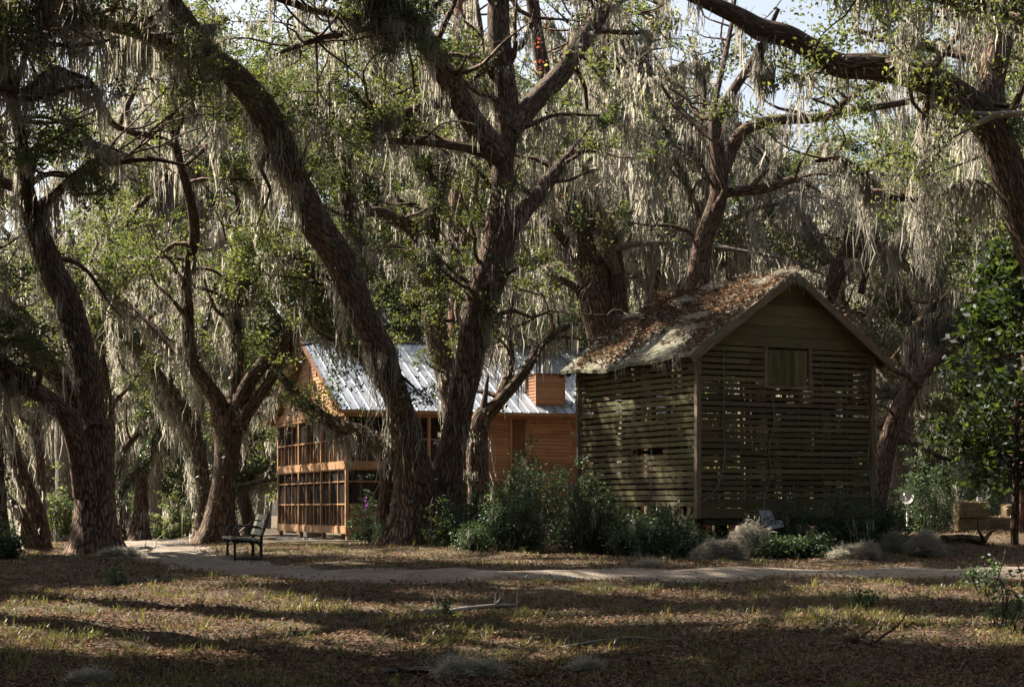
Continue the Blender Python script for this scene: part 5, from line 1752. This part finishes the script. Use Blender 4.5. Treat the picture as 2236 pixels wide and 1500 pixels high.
# ------------------------------------------------------------------ shrubs and low plants
def shrub(px, py, wpx, hpx, label, D=None, n=120, per=26, ll=.065, lw=.034, m='leaf_shrub', seed=0, name='shrub', cat='shrub', group=None, thin=False, flowers=None, moss=0):
    r = np.random.default_rng(500 + seed)
    if D is None:
        b = hit(px, py)
    else:
        xx = pxx(px, D)
        b = np.array([xx, D, float(gz(xx, D))])
    sc = b[1] / F
    w, h = wpx * sc / 2, hpx * sc
    t_ = thing(name, label, cat, b, group=group)
    tr, lf = Geo(), Geo()
    cs = []
    for k in range(n // 6):
        az = r.uniform(0, 6.28)
        rr_ = math.sqrt(r.uniform(0, 1))
        hh = h * (1.15 - .5 * rr_ ** 2) * r.uniform(.5, 1.05)
        e = np.array([w * rr_ * math.cos(az), w * .7 * rr_ * math.sin(az), hh])
        s_ = np.array([e[0] * .35, e[1] * .35, -.05])
        mid = (s_ + e) / 2 + r.normal(0, .08, 3) * h
        st, _ = tr.tube([s_, mid, e], [.012, .008, .004], 4, 0, .15)
        for q in range(6):
            f = r.uniform(.25, 1)
            cs.append(st[int(f * (len(st) - 1))] + r.normal(0, .08, 3) * min(1, h))
    cs = np.array(cs)
    k = np.repeat(np.arange(len(cs)), per)
    leaf_quads(lf, cs[k] + r.normal(0, .085 if not thin else .06, (len(k), 3)) * (1, 1, .6), ll, lw, r, .4, .25)
    tr.build('stem', MAT['bark'], t_)
    lf.build('foliage', MAT[m], t_)
    if moss:
        ms = Geo()
        j = np.repeat(r.integers(0, len(cs), moss), 10)
        ribbons(ms, cs[j] + r.normal(0, .04, (len(j), 3)), r.uniform(.1, .45, len(j)), .016, r)
        ms.build('moss', MAT['moss'], t_)
    if flowers:
        fl = Geo()
        fz = np.stack([r.normal(flowers[0], .07, 26), r.normal(0, .07, 26), r.uniform(flowers[1], flowers[2], 26)], 1)
        leaf_quads(fl, fz, .08, .07, r)
        fl.build('flower', MAT['purple'], t_)
    return t_


SH = [(1180, 1192, 210, 210, 'tall dense shrub in the middle of the thicket left of the barn', None, 330, 0, 14),
      (1110, 1180, 190, 150, 'dense shrub at the left half of the thicket left of the barn', 39.0, 240, 1, 10),
      (1270, 1188, 170, 190, 'dense shrub against the rear corner of the barn side wall', 38.2, 240, 2, 10),
      (1340, 1190, 150, 110, 'low shrub below the barn side wall', 38.6, 160, 3, 8),
      (1445, 1196, 160, 130, 'leafy shrub before the dark gap under the barn', 36.6, 220, 4, 4),
      (1390, 1196, 150, 120, 'bushy shrub hiding the dark gap below the barn side wall', 37.4, 170, 21, 4),
      (1505, 1196, 90, 80, 'small shrub at the front corner post of the barn', 36.0, 70, 22, 4),
      (975, 1192, 90, 120, 'small leafy shrub at the foot of the twin oak', None, 110, 5, 0),
      (1040, 1200, 110, 75, 'low sunlit shrub right of the twin oak foot', None, 120, 6, 6),
      (1030, 1170, 120, 130, 'shrub behind the twin oak against the grey trunk', 43.0, 150, 7, 4),
      (1140, 1120, 150, 250, 'thin tall shrub rising before the house siding', 41.0, 110, 8, 0),
      (1750, 1178, 170, 130, 'shrub growing up the barn front right of the metal sheet', 36.8, 210, 9, 6),
      (1850, 1178, 150, 140, 'shrub covering the right end of the barn front', 36.9, 190, 10, 4),
      (1700, 1192, 170, 62, 'low ground shrub below the metal sheet', 35.8, 130, 11, 0),
      (1780, 1198, 130, 60, 'low dark shrub left of the pale moss heap', 35.6, 100, 12, 0),
      (1935, 1190, 120, 130, 'shrub at the barn corner under the yellow vine', 37.5, 150, 13, 4),
      (2030, 1175, 150, 210, 'thin upright shrub beside the white dish', 44.5, 160, 14, 2),
      (1560, 1150, 90, 60, 'small shrub behind the rounded moss heap', 37.0, 70, 15, 0),
      (2120, 1120, 180, 120, 'dark bush behind the hay bales', 54.0, 260, 16, 6),
      (2010, 1130, 150, 130, 'dark bush behind the white dish', 56.0, 220, 17, 4),
      (845, 1190, 70, 90, 'spindly shrub against the left side of the twin oak', 43.0, 60, 18, 2),
      (810, 1180, 60, 70, 'small bush with bright leaves before the porch corner', 46.0, 60, 19, 0)]
for px, py, w, h, lab, D, n, sd, mo in SH:
    shrub(px, py, w, h, lab, D, n, seed=sd, moss=mo * 3)
shrub(795, 1170, 60, 140, 'flowering shrub with purple blossoms at the porch corner', 73.0, 50, 16, .1, .06, seed=30, flowers=(.05, .7, 1.7), name='flowering_shrub')
shrub(2190, 1395, 130, 160, 'sparse leafy sapling in the right foreground corner', 21.5, 36, 8, .075, .035, seed=31, thin=True, name='sapling', cat='sapling')
shrub(2150, 1300, 120, 110, 'low sapling with drooping twigs right of the path edge', 26.0, 30, 7, .08, .038, seed=32, thin=True, name='sapling', cat='sapling')
shrub(1885, 1330, 70, 55, 'small dark green seedling clump in the right grass', None, 40, 10, .07, .03, seed=33, thin=True, name='seedling', cat='seedling')
shrub(265, 1275, 60, 55, 'small seedling in the litter left of the path', None, 24, 7, .075, .035, seed=34, thin=True, name='seedling', cat='seedling')
shrub(640, 1388, 30, 18, 'tiny bright seedling on the sunlit patch of the foreground', None, 12, 5, .06, .03, seed=35, thin=True, name='seedling', cat='seedling')
shrub(970, 1345, 60, 40, 'seedling at the thick end of the forked dead branch', None, 24, 7, .06, .03, seed=36, thin=True, name='seedling', cat='seedling')
shrub(15, 1235, 90, 80, 'dark shrub at the foot of the edge trunk', 36.0, 90, seed=37)
shrub(130, 1215, 120, 150, 'sunlit bush beyond the two stemmed oak', 62.0, 120, 22, .1, .06, 'leaf_far', seed=38)
shrub(370, 1190, 90, 110, 'pale bush in the far gap left of the forking oak', 76.0, 120, 22, .12, .07, 'leaf_far', seed=39)
shrub(20, 1190, 120, 120, 'pale sunlit bush in the far left gap', 70.0, 120, 22, .12, .07, 'leaf_far', seed=40)


def climbing_vine(label, pix, D, cnt, m, seed, name='vine', spread=.12, ll=.09):
    r = np.random.default_rng(seed)
    w = np.array([P(px, py, D + dd) for px, py, dd in pix])
    t_ = thing(name, label, 'vine', w[-1])
    ge, lf = Geo(), Geo()
    st, _ = ge.tube(w - w[-1], np.linspace(.006, .012, len(w)), 5, 0, .08)
    c = st[r.integers(0, len(st), cnt)] + r.normal(0, spread, (cnt, 3)) * (1, .4, 1)
    leaf_quads(lf, c, ll, ll * .7, r, .7, -.2)
    ge.build('stem', MAT['dead_wood'], t_)
    lf.build('leaf', MAT[m], t_)


climbing_vine('yellow leaved vine climbing the right corner of the barn', [(1898, 770, 0), (1890, 850, 0), (1902, 920, 0), (1896, 1000, 0), (1905, 1100, 0)], 38.95, 90, 'leaf_yellow', 61)
climbing_vine('green and yellow vine hanging off the rear corner of the barn before the chimney', [(1225, 870, -.2), (1245, 890, -.1), (1268, 850, 0), (1266, 800, 0), (1268, 1000, .1), (1270, 1150, .2)], 41.2, 110, 'leaf_yellow', 62, spread=.16, ll=.11)
climbing_vine('red leaved creeper on the trunk behind the upper twin oak', [(1185, 40, 0), (1180, 90, 0), (1188, 140, 0), (1190, 200, 0), (1200, 260, 0), (1212, 330, 0)], 57.0, 46, 'leaf_red', 63, spread=.12, ll=.11)
climbing_vine('bare reddish creeper on the knotted oak trunk', [(1222, 400, 0), (1230, 440, 0), (1225, 480, 0), (1240, 520, 0)], 56.9, 24, 'leaf_red', 64, spread=.12, ll=.1)
climbing_vine('bare vine looping down in front of the porch corner from the twin oak', [(850, 880, 0), (840, 960, -.1), (832, 1040, .1), (812, 1090, 0), (795, 1140, 0), (815, 1180, .2)], 42.8, 18, 'leaf_shrub', 65, ll=.06)
climbing_vine('bright yellow green creeper low on the front of the twin oak', [(945, 1085, 0), (938, 1115, 0), (942, 1150, 0), (935, 1185, 0)], 41.6, 26, 'leaf_yellow', 66, spread=.13, ll=.14)

# ------------------------------------------------------------------ litter and grass
rl_ = np.random.default_rng(88)
n = 190000
D = 15.5 + 33 * rl_.uniform(0, 1, n) ** 1.7
x = rl_.uniform(-.32, .32, n) * D
pdist = path_dist(x, D)
keep = rl_.uniform(0, 1, n) < .16 + .84 * sstep(.45, 1.6, pdist)
keep &= (.55 + .45 * np.sin(x * 1.1 + D * .6) * np.sin(D * 1.7 - x * .4) > rl_.uniform(-.35, .75, n))
x, D = x[keep], D[keep]
c = np.stack([x, D, gz(x, D) + .012 + np.abs(rl_.normal(0, .012, len(x)))], 1)
ge = Geo()
# curled leaves: two facets folded along the midrib
k = len(c)
az = rl_.uniform(0, 6.28, k)
L = rl_.uniform(.035, .085, k)
W = L * rl_.uniform(.3, .55, k)
tl_, rol = rl_.normal(0, .3, k), rl_.normal(0, .35, k)
d = np.stack([np.cos(az) * np.cos(tl_), np.sin(az) * np.cos(tl_), np.sin(tl_)], 1)
s = np.stack([-np.sin(az) * np.cos(rol), np.cos(az) * np.cos(rol), np.sin(rol)], 1)
up = np.cross(d, s)
cup = (W * rl_.uniform(-.2, .7, k))[:, None]
A, B = d * L[:, None] / 2, s * W[:, None] / 2
V = np.stack([c - A, c + B + up * cup, c + A, c - B + up * cup, c + A * .05], 1)
V = np.stack([c - A, c + B + up * cup, c + A, c - B + up * cup], 1).reshape(-1, 3)
ge.add(V, np.arange(k * 4).reshape(-1, 4))
o = ge.build('leaf_litter', MAT['litter'])
tag(o, 'brown curled oak leaves scattered over the ground', None, kind='stuff')

ge = Geo()
n = 4000
D = 15.5 + 30 * rl_.uniform(0, 1, n) ** 1.5
x = rl_.uniform(-.3, .3, n) * D
dens = .5 + .5 * np.sin(x * .9 + 2 * np.sin(D * .5)) * np.sin(D * 1.1 + x * .3) + .3 * np.exp(-((D - 20.5) / 2.5) ** 2)
keep = (path_dist(x, D) > 1.1) & (rl_.uniform(0, 1, n) < dens)
x, D = x[keep], D[keep]
tufts = np.stack([x, D], 1)
for px, py, m_ in ((640, 1332, 14), (700, 1340, 14), (1080, 1235, 22), (1320, 1292, 24), (1780, 1360, 26), (1840, 1350, 26), (1960, 1358, 24), (1500, 1282, 20), (2080, 1290, 24), (1600, 1210, 16), (660, 1305, 16), (1100, 1345, 18), (1000, 1400, 14),
                   (1940, 1216, 8), (1000, 1380, 12), (880, 1350, 12)):
    b = hit(px, py)
    tufts = np.concatenate([tufts, b[:2] + rl_.normal(0, 1, (m_, 2)) * (.28, .22)])
nb = 13
k = np.repeat(np.arange(len(tufts)), nb)
b = np.concatenate([tufts[k], gz(tufts[k, 0], tufts[k, 1])[:, None]], 1) + rl_.normal(0, 1, (len(k), 3)) * (.05, .05, 0)
az = rl_.uniform(0, 6.28, len(k))
H = rl_.uniform(.03, .125, len(k)) * np.repeat(rl_.uniform(.6, 1.35, len(tufts)), nb)
ln = np.stack([np.cos(az), np.sin(az), 0 * az], 1) * (H * rl_.uniform(.2, 1.1, len(k)))[:, None]
s = np.stack([-np.sin(az), np.cos(az), 0 * az], 1) * .0045
upv = np.array([0, 0, 1.0])
mid = b + ln * .35 + upv * (H * .65)[:, None]
tip = b + ln + upv * H[:, None]
V = np.stack([b - s, b + s, mid + s * .9, mid - s * .9, tip + s * .15, tip - s * .15], 1).reshape(-1, 3)
base = (np.arange(len(k)) * 6)[:, None, None]
ge.add(V, (base + np.array([[0, 1, 2, 3], [3, 2, 4, 5]])[None]).reshape(-1, 4))
o = ge.build('grass', MAT['grass'])
tag(o, 'thin green and dry grass tufts among the litter', None, kind='stuff')

ge = Geo()                                            # twigs and straw
n = 2600
D = 15.5 + 26 * rl_.uniform(0, 1, n) ** 1.6
x = rl_.uniform(-.3, .3, n) * D
c = np.stack([x, D, gz(x, D) + .02], 1)
leaf_quads(ge, c, .26, .009, rl_, .12, .25)
o = ge.build('twig_litter', MAT['dead_wood'])
tag(o, 'thin dead twigs scattered over the ground', None, kind='stuff')
